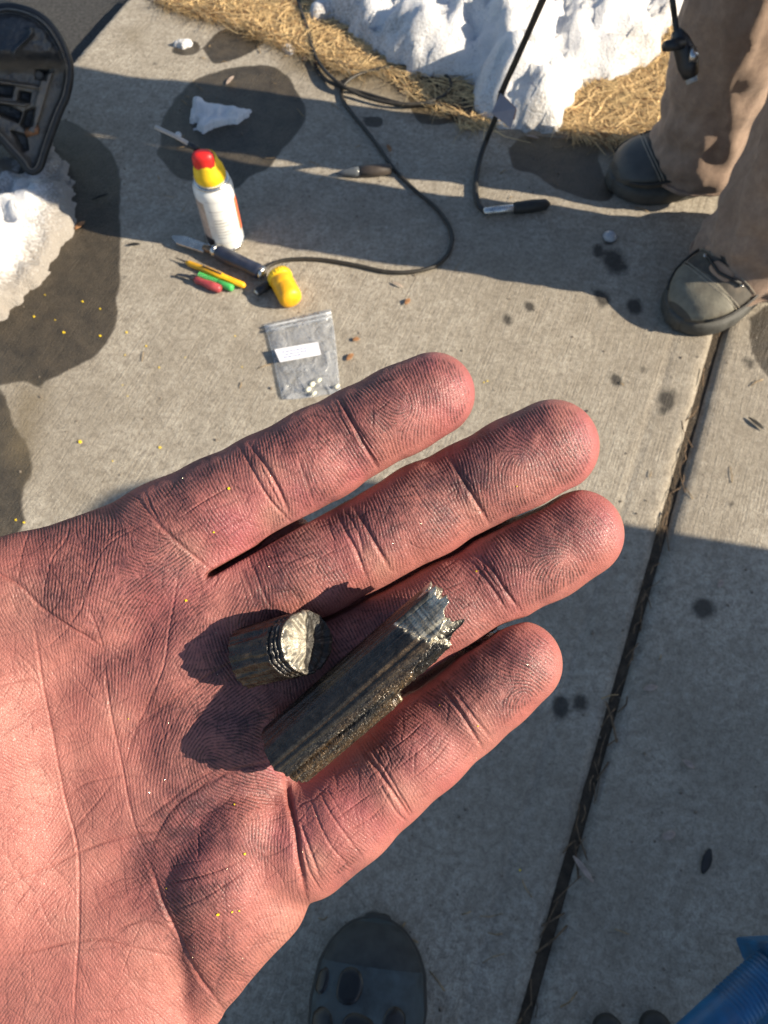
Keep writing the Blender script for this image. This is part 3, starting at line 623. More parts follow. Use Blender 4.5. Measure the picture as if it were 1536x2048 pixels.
for (x, y) in ((76, 150), (24, 160), (66, 296)):
    p = RP(x, y, p0, nrm); mobj('bolt', *lathe(p - nrm * .022, nrm, [(0, .007), (.012, .007), (.014, .0055), (.0145, .002)], 8), M['dusty_plastic'], cv)
mobj('clip', *box(RP(64, 262, p0, nrm) - nrm * .002, Vector((.010, 0, .003)), Vector((0, .005, 0)), Vector((0, 0, .004))), simple('brown_clip', (0.33, 0.16, 0.08), 0.6), cv)

# blue frame, bottom right -----------------------------------------------
M['blue'] = simple('blue_paint', (0.006, 0.100, 0.235), 0.4, 0, 0.25, 60, 0.2, 0.0006, dirt=(0.02, 0.06, 0.12))
bf = empty('blue_frame', G(1440, 1985), 'blue ribbed tubular frame in the bottom right corner on shaded concrete', 'tool frame')
a, b = G(1612, 1880, .150), G(1384, 2090, .150); d = b - a; L = d.length
mobj('tube', *tube([a, b, b + d * .5], .0165, 18), M['blue'], bf)
for q_ in range(13):
    p = a + d * (.30 + .030 * q_); mobj('rib', *lathe(p, d, [(0, .0160), (.0012, .0172), (.0026, .0172), (.0038, .0160)], 18), M['blue'], bf)
bc = G(1549, 1915, .154)
bevel(mobj('corner_bracket', *loft([[bc + Vector((x, y, z)) for x, y in ((-.010, .011), (.03, .013), (.034, -.004), (.010, -.014), (-.006, -.006))] for z in (-.05, .012)]), M['blue'], bf, smooth=False), .003)
mobj('leg', *tube([G(1580, 1920, .14), G(1545, 2010, .07), G(1538, 2075, .006)], .015, 14), M['blue'], bf)
mobj('leg', *tube([b + d * .45 + Vector((0, 0, 0)), b + d * .5 + Vector((.0, -.02, -.144))], .013, 14), M['blue'], bf)
for (x, y) in ((1212, 2060), (1306, 2054)):
    p = G(x, y, .0); o = tag(mobj('rubber_foot', *lathe(p, (0, 0, 1), [(0, .012), (.004, .0145), (.012, .014), (.016, .010), (.0175, .003)], 20), M['black_rubber']), 'black rubber foot at the bottom edge, ' + ('left of the other one' if x < 1250 else 'next to the blue frame'), 'rubber foot', 'black rubber feet at the bottom edge')


# unseen cabinet added at the right to throw shade over the near slabs
tc = empty('tool_cabinet', (1.16, -0.29, 0), 'slim grey steel tool cabinet standing right of the photographer, out of the picture', 'cabinet')
M['cab'] = simple('grey_cabinet_enamel', (0.16, 0.17, 0.18), 0.4, 0, 0.15, 20)
x0, x1, y0, y1, zt, rc = 1.06, 1.26, -0.78, 0.197, 0.81, 0.10
pf = [(y0, .06)] + [(y1, .06)] + [(y1 - rc + rc * math.cos(a_), zt - rc + rc * math.sin(a_)) for a_ in np.linspace(0, math.pi / 2, 9)] + [(y0 + rc - rc * math.sin(a_), zt - rc + rc * math.cos(a_)) for a_ in np.linspace(0, math.pi / 2, 9)]
mobj('body', *loft([[Vector((x, y, z)) for y, z in pf] for x in (x0, x1)]), M['cab'], tc, smooth=False)
for q_ in range(5):
    z = .16 + q_ * .125; bevel(mobj('drawer', *box((x0 - .007, (y0 + y1) / 2, z), (.006, 0, 0), (0, (y1 - y0) / 2 - .05, 0), (0, 0, .054)), M['cab'], tc, smooth=False), .003)
    mobj('handle', *tube([(x0 - .03, y0 + .25, z + .03), (x0 - .034, -.27, z + .03), (x0 - .03, y1 - .25, z + .03)], .006, 8), M['steel'], tc)
for (x, y) in ((x0 + .06, y0 + .08), (x1 - .06, y0 + .08), (x0 + .06, y1 - .08), (x1 - .06, y1 - .08)):
    mobj('caster', *lathe((x, y - .015, .031), (0, 1, 0), [(0, .02), (.003, .030), (.027, .030), (.03, .02)], 18), M['black_rubber'], tc)

# leaf bits ---------------------------------------------------------------
M['leaf'] = simple('dry_leaf', (0.34, 0.17, 0.075), 0.8, 0, 0.35, 120, 0.4, 0.0008)
M['pale_leaf'] = simple('pale_leaf', (0.42, 0.33, 0.27), 0.8, 0, 0.3, 120, 0.4, 0.0008)
def leaf(x, y, ln, wd, ang, mat, label, name='leaf_bit', cat='leaf'):
    c = G(x, y, .0015); d = Vector((math.cos(ang), math.sin(ang), 0)); s_ = Vector((-d.y, d.x, 0)); V = []; n_ = 7
    for i in range(n_):
        f = i / (n_ - 1); w_ = wd * math.sin(math.pi * (0.06 + .88 * f)) ** .8
        for q_, zz in ((-1, .0022), (0, 0), (1, .0026)): V.append(c + d * (f - .5) * ln + s_ * q_ * w_ + Vector((0, 0, zz * w_ / wd + .002 * (f - .5) ** 2)))
    F = []
    for i in range(n_ - 1):
        for q_ in range(2): F.append((i * 3 + q_, i * 3 + q_ + 1, (i + 1) * 3 + q_ + 1, (i + 1) * 3 + q_))
    o = mobj(name, V, F, mat); m = o.modifiers.new('thickness', 'SOLIDIFY'); m.thickness = .0004; return tag(o, label, cat, 'dry leaf bits on the concrete')
leaf(815, 604, .012, .0034, 1.0, M['leaf'], 'small orange-brown leaf bit on sunlit concrete above the middle finger')
leaf(778, 297, .016, .0034, 1.9, M['leaf'], 'brown leaf sliver in the shadow band beside the cord')
leaf(795, 570, .018, .0018, 2.6, M['pale_leaf'], 'thin pale leaf stalk just below the cord loop')
leaf(612, 118, .012, .0045, .9, M['pale_leaf'], 'pale curled leaf bit by the cable at the dry grass')
leaf(460, 162, .024, .0032, 1.1, M['pale_leaf'], 'straw-coloured sliver on the upper edge of the big wet stain')
leaf(1336, 1671, .016, .0042, .35, M['pale_leaf'], 'pale leaf bit on the shaded slab right of the joint')
leaf(1376, 1528, .013, .0032, 2.5, M['pale_leaf'], 'small tan leaf beside the joint in the shade')
leaf(1166, 1738, .030, .0030, 2.2, M['pale_leaf'], 'long curved grey leaf touching the joint in the shade')
leaf(1300, 1376, .016, .0036, .2, M['pale_leaf'], 'tan leaf bit lying across the joint right of the little finger')
leaf(1512, 848, .026, .0032, 2.3, M['black_rubber'], 'dark twig-like leaf at the right edge on sunlit concrete')
leaf(1440, 1168, .012, .0030, .8, M['pale_leaf'], 'whitish leaf scrap on the shaded slab near the right edge')
leaf(268, 490, .020, .0022, .1, M['black_rubber'], 'thin dark leaf stalk left of the tool blade')
leaf(1412, 1722, .026, .0050, 1.1, M['black_rubber'], 'dark curled leaf on the shaded slab at lower right')
leaf(700, 715, .014, .0034, .9, M['leaf'], 'reddish leaf bit right of the plastic bag')
leaf(712, 680, .010, .0032, .3, M['leaf'], 'tiny reddish leaf flake near the bag top corner')
leaf(1392, 560, .010, .0026, .7, M['leaf'], 'brown leaf crumb beside the front boot')
leaf(1065, 275, .020, .0024, 2.8, M['pale_leaf'], 'pale straw bit on the wet patch edge below the snow block')
leaf(160, 452, .020, .0040, .9, M['leaf'], 'brown leaf on the wet concrete at the edge of the snow heap')
leaf(200, 395, .026, .0018, .5, M['black_rubber'], 'dark wiry stalk on the wet concrete below the black cover')
# yellow flakes on the ground
M['flake'] = simple('yellow_flake', (0.85, 0.60, 0.02), 0.45, 0, 0.2, 300)
def flake(p, r, n_, seed):
    rr = random.Random(seed); u, v = frame(n_); k_ = rr.randint(4, 6); a0 = rr.random() * 6
    pts = [u * (r * rr.uniform(.6, 1.1) * math.cos(a0 + 6.283 * i / k_)) + v * (r * rr.uniform(.6, 1.1) * math.sin(a0 + 6.283 * i / k_)) for i in range(k_)]
    n_ = n_.normalized(); return loft([[p + q_ for q_ in pts], [p + q_ * .9 + n_ * r * .35 for q_ in pts]])
for i, (x, y, r_) in enumerate([(160, 884, 3.2), (253, 665, 2.2), (200, 672, 2.4), (165, 603, 2.2), (68, 633, 2.2), (200, 618, 1.6), (127, 665, 2.5), (292, 692, 1.8), (250, 710, 1.6), (318, 735, 1.5), (320, 895, 2.4), (470, 672, 1.3), (484, 734, 1.2), (255, 792, 1.1), (245, 770, 1.1), (32, 1040, 1.8), (48, 1045, 2.0), (225, 922, 1.2), (370, 715, 1.1), (975, 762, 1.4), (1040, 1740, 1.4), (968, 765, 1.3), (90, 590, 1.3), (110, 640, 1.2)]):
    p = G(x, y, .0008); tag(mobj('yellow_flake', *flake(p, r_ * .0009, Vector((.2, .1, 1)), i), M['flake'], smooth=False), ('largest yellow flake on the dry concrete left of the index finger' if i == 0 else 'tiny yellow flake on the dark wet concrete below the snow heap' if i in (2, 3, 4, 5, 6, 22, 23) else 'tiny yellow flake in the cleft of wet and dry concrete left of the palm' if i in (15, 16) else 'tiny yellow flake on the shaded slab beside the shoe toe' if i == 20 else 'tiny yellow flake scattered on the dry sunlit concrete'), 'flake', 'yellow flakes on the concrete')
# water drop
p = G(357, 272, .0); tag(mobj('ice_bead', *lathe(p, (0, 0, 1), [(0, .005), (.002, .0056), (.005, .004), (.0065, .001)], 12), M['snow']), 'small white ice bead next to the straw of the spray can', 'ice bead')
p = G(1219, 475, .0); M['water'] = simple('wet_bead', (0.35, 0.36, 0.38), 0.08, 0, 0.1)
tag(mobj('ice_bead', *lathe(p, (0, 0, 1), [(0, .010), (.003, .011), (.008, .007), (.010, .002)], 16), M['water']), 'clear melting ice bead in a dark ring between the two boots', 'ice bead')
# ------------------------------------------------------------------ the other person's legs and boots
def cloth():
    t = NT('brown_work_canvas'); v = t.coord(); n = t.noise(v, 9, 4, 0.6); f = t.noise(v, 90, 4, 0.65)
    wv = t.n('ShaderNodeTexWave', wave_type='BANDS'); t.t.links.new(v, wv.inputs['Vector']); wv.inputs['Scale'].default_value = 420; wv.inputs['Distortion'].default_value = 1.5
    c = t.ramp(n, [(0.3, (0.245, 0.175, 0.132)), (0.7, (0.36, 0.265, 0.205))]); c = t.mix(t.ramp(f, [(0.4, 0.45), (0.65, 0.0)]), c, (0.165, 0.115, 0.088))
    cr_ = t.noise(t.coord((1, 1, .55)), 26, 3, 0.5, 1.5)
    t.bsdf(c, 0.9, 0, t.bump(t.math('ADD', t.math('MULTIPLY', cr_, 7.0), t.math('ADD', t.math('MULTIPLY', wv.outputs['Fac'], .3), f)), 0.4, 0.0015), 0.2, Sheen_Weight=0.15); return t.m
M['canvas'] = cloth()
def leg_loft(path, radii, seed, squash=1.0, seg=56, n=90):
    pts = catmull([Vector(p) for p in path], 24); m = len(pts); rings = []
    cum = [0.0]
    for i in range(1, m): cum.append(cum[-1] + (pts[i] - pts[i - 1]).length)
    rs = np.interp(np.linspace(0, 1, m), np.linspace(0, 1, len(radii)), radii)
    ang = np.arange(seg) * 2 * math.pi / seg
    for i, p in enumerate(pts):
        s = cum[i]
        cx, cy = np.cos(ang), np.sin(ang)
        bun = math.exp(-s / .12)
        d = 0.12 * fbm(cx * 1.1 + 3, cy * 1.1 + s * 3.2, seed, 2) + 0.16 * (0.6 - 1.6 * np.abs(fbm(cx * 1.5 + s * 4, cy * 1.5 - s * 6, seed + 3, 2))) + 0.085 * (0.5 - 1.5 * np.abs(fbm(cx * 2.6 - s * 9, cy * 2.6 + s * 12, seed + 4, 2)))
        d = d + bun * (0.10 * np.sin(s * 120 + 2.2 * cx + 3 * fbm(cx * 2, cy * 2 + s * 6, seed + 5, 2)) * 0.6 + .05 * fbm(cx * 2, cy * 2 + s * 40, seed + 6, 2))
        r = rs[i] * (1 + d)
        rings.append([p + Vector((r[k] * cx[k], r[k] * cy[k] * squash, 0.012 * math.sin(ang[k] + 1) * bun)) for k in range(seg)])
    return rings
def boot_surface(sec, x, a, off=0.0, zb=0.018):
    xs = [q[0] for q in sec]; w_ = np.interp(x, xs, [q[1] for q in sec]) + off; h_ = np.interp(x, xs, [q[2] for q in sec]) + off
    c, s = math.cos(a), math.sin(a); e = 0.72
    y = w_ * math.copysign(abs(c) ** e, c); z = zb + (h_ - zb) * (0.5 + 0.5 * math.copysign(abs(s) ** .85, s)); 
    y *= 1 - .22 * max(0, s) ** 2
    return x, y, z
SEC = [(-.090, .012, .070), (-.086, .026, .100), (-.07, .035, .118), (-.03, .038, .128), (.02, .040, .124), (.055, .042, .104), (.09, .047, .082), (.125, .050, .066), (.155, .046, .056), (.172, .038, .050), (.183, .029, .042), (.190, .019, .034), (.194, .008, .026)]
def make_boot(loc, ang, parent, mats, sc=1.0, patches=(), mirror=1, laced=True):
    ca, sa = math.cos(ang), math.sin(ang)
    def T(p): x, y, z = p; y *= mirror; x *= sc; y *= sc; z *= sc; return Vector((loc[0] + x * ca - y * sa, loc[1] + x * sa + y * ca, loc[2] + z))
    xs = np.concatenate([np.linspace(-.09, -.06, 8), np.linspace(-.05, .15, 34), np.linspace(.155, .194, 16)])
    aa = [2 * math.pi * k / 36 for k in range(36)]
    bump_ = lambda x, a: 0.0012 * math.sin(90 * x + 2 * a) * math.exp(-((x - .07) / .03) ** 2) * 1.6
    up = mobj('upper', *loft([[T(boot_surface(SEC, x, a, bump_(x, a))) for a in aa] for x in xs]), mats['upper'], parent)
    out = [(x, np.interp(x, [q[0] for q in SEC], [q[1] for q in SEC]) + .004) for x in .0525 + .1455 * np.sin(np.linspace(-math.pi / 2, math.pi / 2, 64))]
    out = [(x, min(w_, .0545 * math.sqrt(max(0, (.1985 - x) / .046)), .045 * math.sqrt(max(0, (x + .0935) / .04)))) for x, w_ in out]
    ol = [(x, -y) for x, y in out] + [(x, y) for x, y in out[::-1]]
    mobj('sole', *loft([[T((x * s_, y * s2, z)) for x, y in ol] for s_, s2, z in ((.985, .95, .001), (1, 1, .006), (1, 1, .020), (.99, .965, .026))]), mats['sole'], parent)
    def patch(x0, x1, a0, a1, off, mat, name, shape=None, nx=10, na=12):
        V = []
        for i in range(nx):
            for j in range(na):
                u, v = i / (nx - 1) * 2 - 1, j / (na - 1) * 2 - 1
                if shape == 'round': k = math.sqrt(max(0, 1 - .5 * v * v)), math.sqrt(max(0, 1 - .5 * u * u)); u, v = u * k[0], v * k[1]
                e = max(abs(i / (nx - 1) * 2 - 1), abs(j / (na - 1) * 2 - 1))
                V.append(T(boot_surface(SEC, x0 + (x1 - x0) * (u + 1) / 2, a0 + (a1 - a0) * (v + 1) / 2, off if e < .99 else -.0008)))
        return mobj(name, V, [(i * na + j, (i + 1) * na + j, (i + 1) * na + j + 1, i * na + j + 1) for i in range(nx - 1) for j in range(na - 1)], mat, parent)
    for p in patches: patch(*p)
    if laced:
        sm2 = simple('boot_seam', (0.27, 0.24, 0.19), 0.8)
        for x_, a0_, a1_ in ((.139, 8, 172), (.1345, 8, 172), (.108, 12, 62), (.108, 118, 168), (.060, 10, 55), (.060, 125, 170)): mobj('stitching', *tube([T(boot_surface(SEC, x_ + .012 * math.sin(math.radians(a_)), math.radians(a_), .0018)) for a_ in np.linspace(a0_, a1_, 18)], .0008, 5), sm2, parent)
        for a_ in (4, 176): mobj('rand_stripe', *tube([T(boot_surface(SEC, x_, math.radians(a_), .0030)) for x_ in np.linspace(-.07, .180, 26)], .0020, 6), mats['lace'], parent)
    for q_ in range(4 if laced else 0):
        x = .080 + .0145 * q_
        mobj('lace', *tube([T(boot_surface(SEC, x + dx, a, .003)) for dx, a in ((0, math.radians(55)), (.006, math.radians(75)), (.010, math.radians(90)), (.006, math.radians(105)), (0, math.radians(125)))], .0022 * sc, 6), mats['lace'], parent)
        for a in (50, 130):
            pp = T(boot_surface(SEC, x, math.radians(a), .0015)); mobj('eyelet', *lathe(pp, (0, math.copysign(.3, 90 - a), 1), [(0, .002), (.0012, .003), (.002, .0022)], 8), M['steel'], parent)
    return up
r_ = math.radians
bm = dict(upper=simple('olive_grey_boot', (0.062, 0.055, 0.044), 0.75, 0, 0.4, 50, 0.5, 0.001, dirt=(0.20, 0.165, 0.125)), sole=simple('boot_rubber', (0.055, 0.055, 0.050), 0.7, 0, 0.3, 90, 0.4, 0.001), lace=M['black_rubber'])
bm['pad'] = simple('tan_boot_patch', (0.40, 0.25, 0.16), 0.75, 0, 0.2, 60, 0.3, 0.001)
bm['toe'] = simple('sage_toe_rubber', (0.165, 0.155, 0.120), 0.7, 0, 0.3, 60, 0.4, 0.001, dirt=(0.10, 0.085, 0.065))
bm['toe_dark'] = simple('dark_toe_rubber', (0.05, 0.052, 0.05), 0.5, 0, 0.25, 60, 0.3, 0.001)  # the toe rubber again, darkened for the rear boot in shadow
person = empty('person', (0.56, 0.9, 0), 'person in brown canvas work trousers and lace-up hiking boots standing at the right edge', 'person')
PA = [(.140, .19, r_(2), r_(178), .0022, bm['toe'], 'toe_cap', None, 10, 16), (.075, .115, r_(18), r_(60), .002, bm['pad'], 'side_patch', 'round'), (.075, .115, r_(120), r_(162), .002, bm['pad'], 'side_patch', 'round'), (.118, .138, r_(70), r_(110), .002, bm['pad'], 'vamp_patch', 'round'), (-.06, -.02, r_(20), r_(70), .002, bm['pad'], 'side_patch', 'round')]
b1 = bpy.data.objects.new('boot', None); C.objects.link(b1); b1.parent = person; b1.location = Vector((.560, .818, 0)) - Vector(person.location)
b2 = bpy.data.objects.new('boot', None); C.objects.link(b2); b2.parent = person; b2.location = Vector((.535, .986, 0)) - Vector(person.location)
def bootparent(b): return b
make_boot((.553, .802, 0), math.atan2(-.60, -.80), b1, bm, 1.0, PA)
PB = [(q[0], q[1], q[2], q[3], q[4], bm['toe_dark'] if q[6] == 'toe_cap' else q[5], *q[6:]) for q in PA]
make_boot((.535, .986, 0), math.atan2(-.17, -.985), b2, bm, 1.0, PB)
legB = leg_loft([(.509, .776, .030), (.516, .779, .12), (.514, .783, .28), (.505, .787, .46), (.510, .792, .64), (.550, .825, .86)], [.076, .072, .074, .078, .080, .095, .120], 81)
legA = leg_loft([(.467, .962, .045), (.462, .962, .13), (.446, .963, .28), (.450, .965, .46), (.480, .964, .64), (.550, .940, .86)], [.068, .064, .066, .068, .070, .090, .120], 91)
hips = [[Vector((.565 + .15 * math.cos(a) * s, .885 + .175 * math.sin(a) * s, z)) for a in np.linspace(0, 2 * math.pi, 40, endpoint=False)] for z, s in ((.81, .75), (.85, .98), (.92, 1.0), (1.0, .95), (1.06, .93))]
mobj('trousers', *join(loft(legB), loft(legA), loft(hips)), M['canvas'], person)
# seams and the turned-up hems
for rings, nm in ((legB, 'hem'), (legA, 'hem')):
    mobj(nm, *tube(rings[1] + [rings[1][0]], .0035, 6), M['canvas'], person)
for rings in (legB, legA):
    sp = [(r[50] - (r[50] - r[22]).normalized() * -.001) for r in rings[2:70]]
    mobj('side_seam', *tube(sp, .0016, 5), simple('seam_thread', (0.24, 0.16, 0.10), 0.9), person)
jk = [[Vector((.58 + rx * math.cos(a), .885 + ry * math.sin(a), z)) for a in np.linspace(0, 2 * math.pi, 40, endpoint=False)] for z, rx, ry in ((.98, .165, .20), (1.0, .172, .21), (1.2, .16, .20), (1.38, .155, .225), (1.46, .12, .20), (1.50, .075, .10), (1.54, .06, .065))]
mobj('jacket', *loft(jk), simple('dark_jacket', (0.05, 0.05, 0.055), 0.9, 0, 0.3, 40), person)
hd = [[Vector((.565 + rx * math.cos(a), .885 + ry * math.sin(a), z)) for a in np.linspace(0, 2 * math.pi, 24, endpoint=False)] for z, rx, ry in ((1.53, .05, .055), (1.58, .07, .06), (1.62, .09, .072), (1.68, .10, .078), (1.73, .095, .075), (1.77, .06, .05), (1.785, .02, .02))]
mobj('head', *loft(hd), simple('skin_plain', (0.5, 0.3, 0.22), 0.6), person)
# connector hanging beside the trousers
cn = empty('cable_connector', G(1365, 120, .24), 'black T-shaped cable connector hanging beside the brown trouser leg', 'connector')
zc = .29
mobj('cable', *tube(catmull([G(1338, -70, zc + .05), G(1345, 0, zc + .03), G(1350, 40, zc + .01), G(1356, 80, zc)], 6), .0035, 8), M['black_rubber'], cn)
mobj('body', *tube([G(1352, 62, zc + .005), G(1360, 80, zc), G(1368, 100, zc - .01), G(1376, 130, zc - .02), G(1382, 152, zc - .03)], [.006, .010, .0115, .012, .009], 14), M['black_plastic'], cn)
mobj('crossbar', *tube([G(1328, 93, zc), G(1345, 90, zc), G(1366, 86, zc)], [.0055, .0065, .007], 10), M['black_plastic'], cn)
mobj('latch', *box(G(1385, 108, zc - .005), (.004, 0, 0), (0, .008, 0), (0, 0, .004)), M['steel'], cn)
mobj('plug', *tube([G(1381, 148, zc - .028), G(1385, 166, zc - .034)], [.0075, .0068], 12), simple('clear_plug', (0.30, 0.31, 0.32), 0.12, 0, 0.2), cn)

# photographer's shoe
sm_ = dict(upper=simple('dark_teal_shoe_fabric', (0.040, 0.056, 0.062), 0.7, 0, 0.5, 70, 0.5, 0.001, dirt=(0.045, 0.058, 0.062)), sole=simple('shoe_sole', (0.030, 0.030, 0.028), 0.75, 0, 0.3, 80, 0.4, 0.001), lace=M['black_rubber'])
sm_['ov'] = simple('black_shoe_overlay', (0.003, 0.0028, 0.003), 0.36, 0, 0.4, 70, 0.3, 0.0006)
sm_['rand'] = simple('shoe_toe_rand', (0.034, 0.037, 0.035), 0.75, 0, 0.5, 60, 0.4, 0.001)
shoe = empty('shoe', (-0.04, -0.24, 0), 'dark teal hiking shoe with rounded black overlays at the bottom edge', 'shoe')
OV = [(.155, .193, r_(0), r_(180), .0016, sm_['rand'], 'toe_rand', None, 9, 18)]
for (x0, x1, a0, a1) in ((.126, .156, 52, 86), (.094, .124, 66, 98), (.100, .132, 102, 134), (.088, .124, 18, 58), (.066, .092, 42, 78), (.064, .092, 82, 112), (.062, .096, 116, 152), (.130, .152, 14, 38), (.036, .062, 60, 86), (.036, .062, 92, 120)):
    OV.append((x0, x1, r_(180 - a0), r_(180 - a1), .0022, sm_['ov'], 'overlay_patch', 'round'))
make_boot((-0.030, -0.238, 0), r_(93 - 10), shoe, sm_, 1.02, OV, -1, False)
lg = [[Vector((-.03 - .03 + .062 * math.cos(a), y + .075 * math.sin(a), z)) for a in np.linspace(0, 2 * math.pi, 28, endpoint=False)] for y, z in ((-.28, .08), (-.29, .16), (-.32, .30), (-.35, .44))]
mobj('trouser_leg', *loft(lg), simple('dark_trousers', (0.04, 0.045, 0.055), 0.9, 0, 0.3, 60), shoe)
# ------------------------------------------------------------------ the hand (modelled in millimetres in front of the lens, then set in the world)
DZ = 170.0
def H(px, py, h):                          # picture position and height towards the viewer (mm)
    return np.array([(px - 768) / FPX * (DZ - h), (1024 - py) / FPX * (DZ - h), h], np.float32)
def to_world(P):
    P = np.asarray(P, np.float64) / 1000; X, Y, Z = P[..., 0], P[..., 1], P[..., 2] - DZ / 1000
    return np.stack([X, Y * SP - Z * CP, CAM_H + Y * CP + Z * SP], -1)
PXMM = FPX / DZ
gs = 0.70
lo = np.array([-150., -150., -32.]); hi = np.array([62., 42., 34.])
gn = ((hi - lo) / gs).astype(int) + 1
axs = [np.arange(n_, dtype=np.float32) * gs + lo[i] for i, n_ in enumerate(gn)]
def field(): return np.full(gn, 40.0, np.float32)
def smin(a, b, k):
    h = np.clip(0.5 + 0.5 * (b - a) / k, 0, 1); return b * (1 - h) + a * h - k * h * (1 - h)
def add(Fd, a, b, r1, r2, k, flat=1.0, marg=10):
    a = np.asarray(a, np.float32); b = np.asarray(b, np.float32); R_ = max(r1, r2) + marg
    mn = np.maximum(((np.minimum(a, b) - R_ - lo) / gs).astype(int), 0); mx = np.minimum(((np.maximum(a, b) + R_ - lo) / gs).astype(int) + 2, gn)
    if (mx <= mn).any(): return
    sl = tuple(slice(mn[i], mx[i]) for i in range(3))
    X = axs[0][sl[0]][:, None, None]; Y = axs[1][sl[1]][None, :, None]; Z = axs[2][sl[2]][None, None, :]
    ab = b - a; L2 = float(ab @ ab) + 1e-6
    t = np.clip(((X - a[0]) * ab[0] + (Y - a[1]) * ab[1] + (Z - a[2]) * ab[2]) / L2, 0, 1)
    dz = (Z - a[2] - t * ab[2]) / flat
    d = np.sqrt((X - a[0] - t * ab[0]) ** 2 + (Y - a[1] - t * ab[1]) ** 2 + dz * dz) - (r1 + (r2 - r1) * t)
    Fd[sl] = smin(Fd[sl], d, k) if k > 0 else np.minimum(Fd[sl], d)
def pr_(px_r, h=5): return px_r / FPX * (DZ - h)
FING = {   # tip ... base: px, py, height, half width in pixels
 'index': [(866, 789, 3.0, 84), (800, 822, 2.6, 87), (717, 864, 2.2, 87), (640, 910, 2.0, 95), (533, 967, 1.5, 97), (445, 1020, 1.0, 107), (345, 1070, 0.0, 108)],
 'middle': [(1103, 893, 0.8, 94), (1030, 932, 0.6, 95), (938, 975, 0.2, 89), (850, 1022, 0.2, 95), (725, 1090, 0.2, 91), (632, 1136, 0.2, 95), (520, 1186, -0.6, 97)],
 'ring': [(1157, 1068, 0.0, 89), (1088, 1108, -0.4, 91), (994, 1158, -0.9, 89), (908, 1206, -1.2, 92), (800, 1264, -1.4, 91), (700, 1318, -1.4, 95), (560, 1374, -1.2, 98)],
 'pinky': [(1040, 1326, 2.2, 84), (985, 1372, 2.0, 86), (925, 1426, 1.6, 86), (846, 1486, 1.6, 96), (766, 1560, 1.4, 94), (695, 1622, 1.0, 101), (610, 1690, 0.4, 106)]}
allF = field(); FS = []
for nm, P in FING.items():
    f = field()
    for i in range(len(P) - 1):
        a, b = P[i], P[i + 1]
        add(f, H(*a[:3]), H(*b[:3]), pr_(a[3], a[2]), pr_(b[3], b[2]), 2.0, 0.90)
    # soft pads between the joints
    for i, rr, up in ((0, .80, 1.4), (1, .82, 2.4), (3, .84, 1.9), (5, .86, 1.6)):
        a = P[i]; b = P[min(i + 1, 6)]; q = [a[j] * .7 + b[j] * .3 for j in range(4)]
        add(f, H(q[0], q[1], q[2] + up), H(q[0] * .6 + b[0] * .4, q[1] * .6 + b[1] * .4, q[2] + up), pr_(q[3] * rr), pr_(q[3] * rr), 3.0, 0.9)
    FS.append(f)
    allF = np.minimum(allF, f)
for i_ in range(3):                        # the fingers only touch: a narrow cleft stays between neighbours
    allF = np.maximum(allF, np.where(np.maximum(FS[i_], FS[i_ + 1]) < 6, (0.62 if i_ == 0 else 0.5) - 0.5 * np.abs(FS[i_] - FS[i_ + 1]), -40))
for a, b, r_f in (((985, 1318, -6.5), (790, 1440, -6.5), 56), ((1020, 1075, -6.8), (650, 1250, -6.8), 50), ((590, 1065, -6.5), (470, 1140, -6.5), 36)): add(allF, H(*a), H(*b), pr_(r_f), pr_(r_f), 0.6)
palm = field()
for a, b, ra, rb in (((345, 1075, -1), (42, 1186, -1), 108, 112), ((42, 1186, -1), (-150, 1290, -1), 112, 130), ((345, 1090, -1), (-150, 1480, -1), 108, 120), ((500, 1195, -1), (-120, 1580, -2), 96, 110), ((545, 1385, -1.8), (-90, 1700, -3), 96, 102), ((575, 1660, -1), (80, 1930, -1), 112, 120), ((420, 1290, -2.4), (-120, 1640, -3.2), 106, 106), ((500, 1500, -1.8), (-20, 1790, -1.8), 112, 112), ((420, 1640, -2.5), (200, 1990, -2.5), 118, 125)):
    add(palm, H(*a), H(*b), pr_(ra), pr_(rb), 5.0, 0.9)
add(palm, H(-120, 1560, -1), H(-420, 1930, -1), pr_(230), pr_(190), 8, 0.6)         # wrist
add(palm, H(20, 1900, -1), H(-380, 2120, -2), pr_(210), pr_(190), 8, 0.6)
add(palm, H(-420, 1960, -1), H(-640, 2180, -1), pr_(215), pr_(220), 8, 0.62)
# pads of the palm
add(palm, H(430, 1170, 1.5), H(400, 1190, 1.5), pr_(86), pr_(86), 5, 0.9)
add(palm, H(300, 1130, 1.5), H(210, 1200, 1.0), pr_(98), pr_(95), 6, 0.9)
add(palm, H(450, 1440, -0.6), H(400, 1460, -0.6), pr_(95), pr_(95), 6, 0.95)
add(palm, H(440, 1300, -1.0), H(380, 1330, -1.0), pr_(90), pr_(95), 6, 0.95)
add(palm, H(225, 1420, -3.6), H(245, 1580, -3.6), pr_(130), pr_(120), 6, 0.8)
add(palm, H(-40, 1480, 2.5), H(-20, 1760, 2.5), pr_(170), pr_(170), 8, 0.80)          # ball of the thumb
add(palm, H(190, 1880, -2.0), H(232, 2160, -2.0), pr_(200), pr_(215), 9, 0.66)
add(palm, H(-90, 1420, 2), H(-260, 1180, 5), pr_(140), pr_(120), 8, 1.0)              # the thumb, out of the picture
add(palm, H(-260, 1180, 5), H(-390, 960, 9), pr_(105), pr_(92), 5, 1.0)
add(palm, H(-390, 960, 9), H(-430, 800, 9), pr_(90), pr_(76), 4, 1.0)
hyp = field()
add(hyp, H(488, 1655, 2.4), H(446, 1755, 2.8), pr_(100), pr_(107), 4, 0.95)
add(hyp, H(446, 1755, 2.8), H(446, 1838, 1.8), pr_(107), pr_(88), 4, 0.95)
add(hyp, H(446, 1838, 1.8), H(466, 1852, 0.6), pr_(84), pr_(68), 4, 0.95)
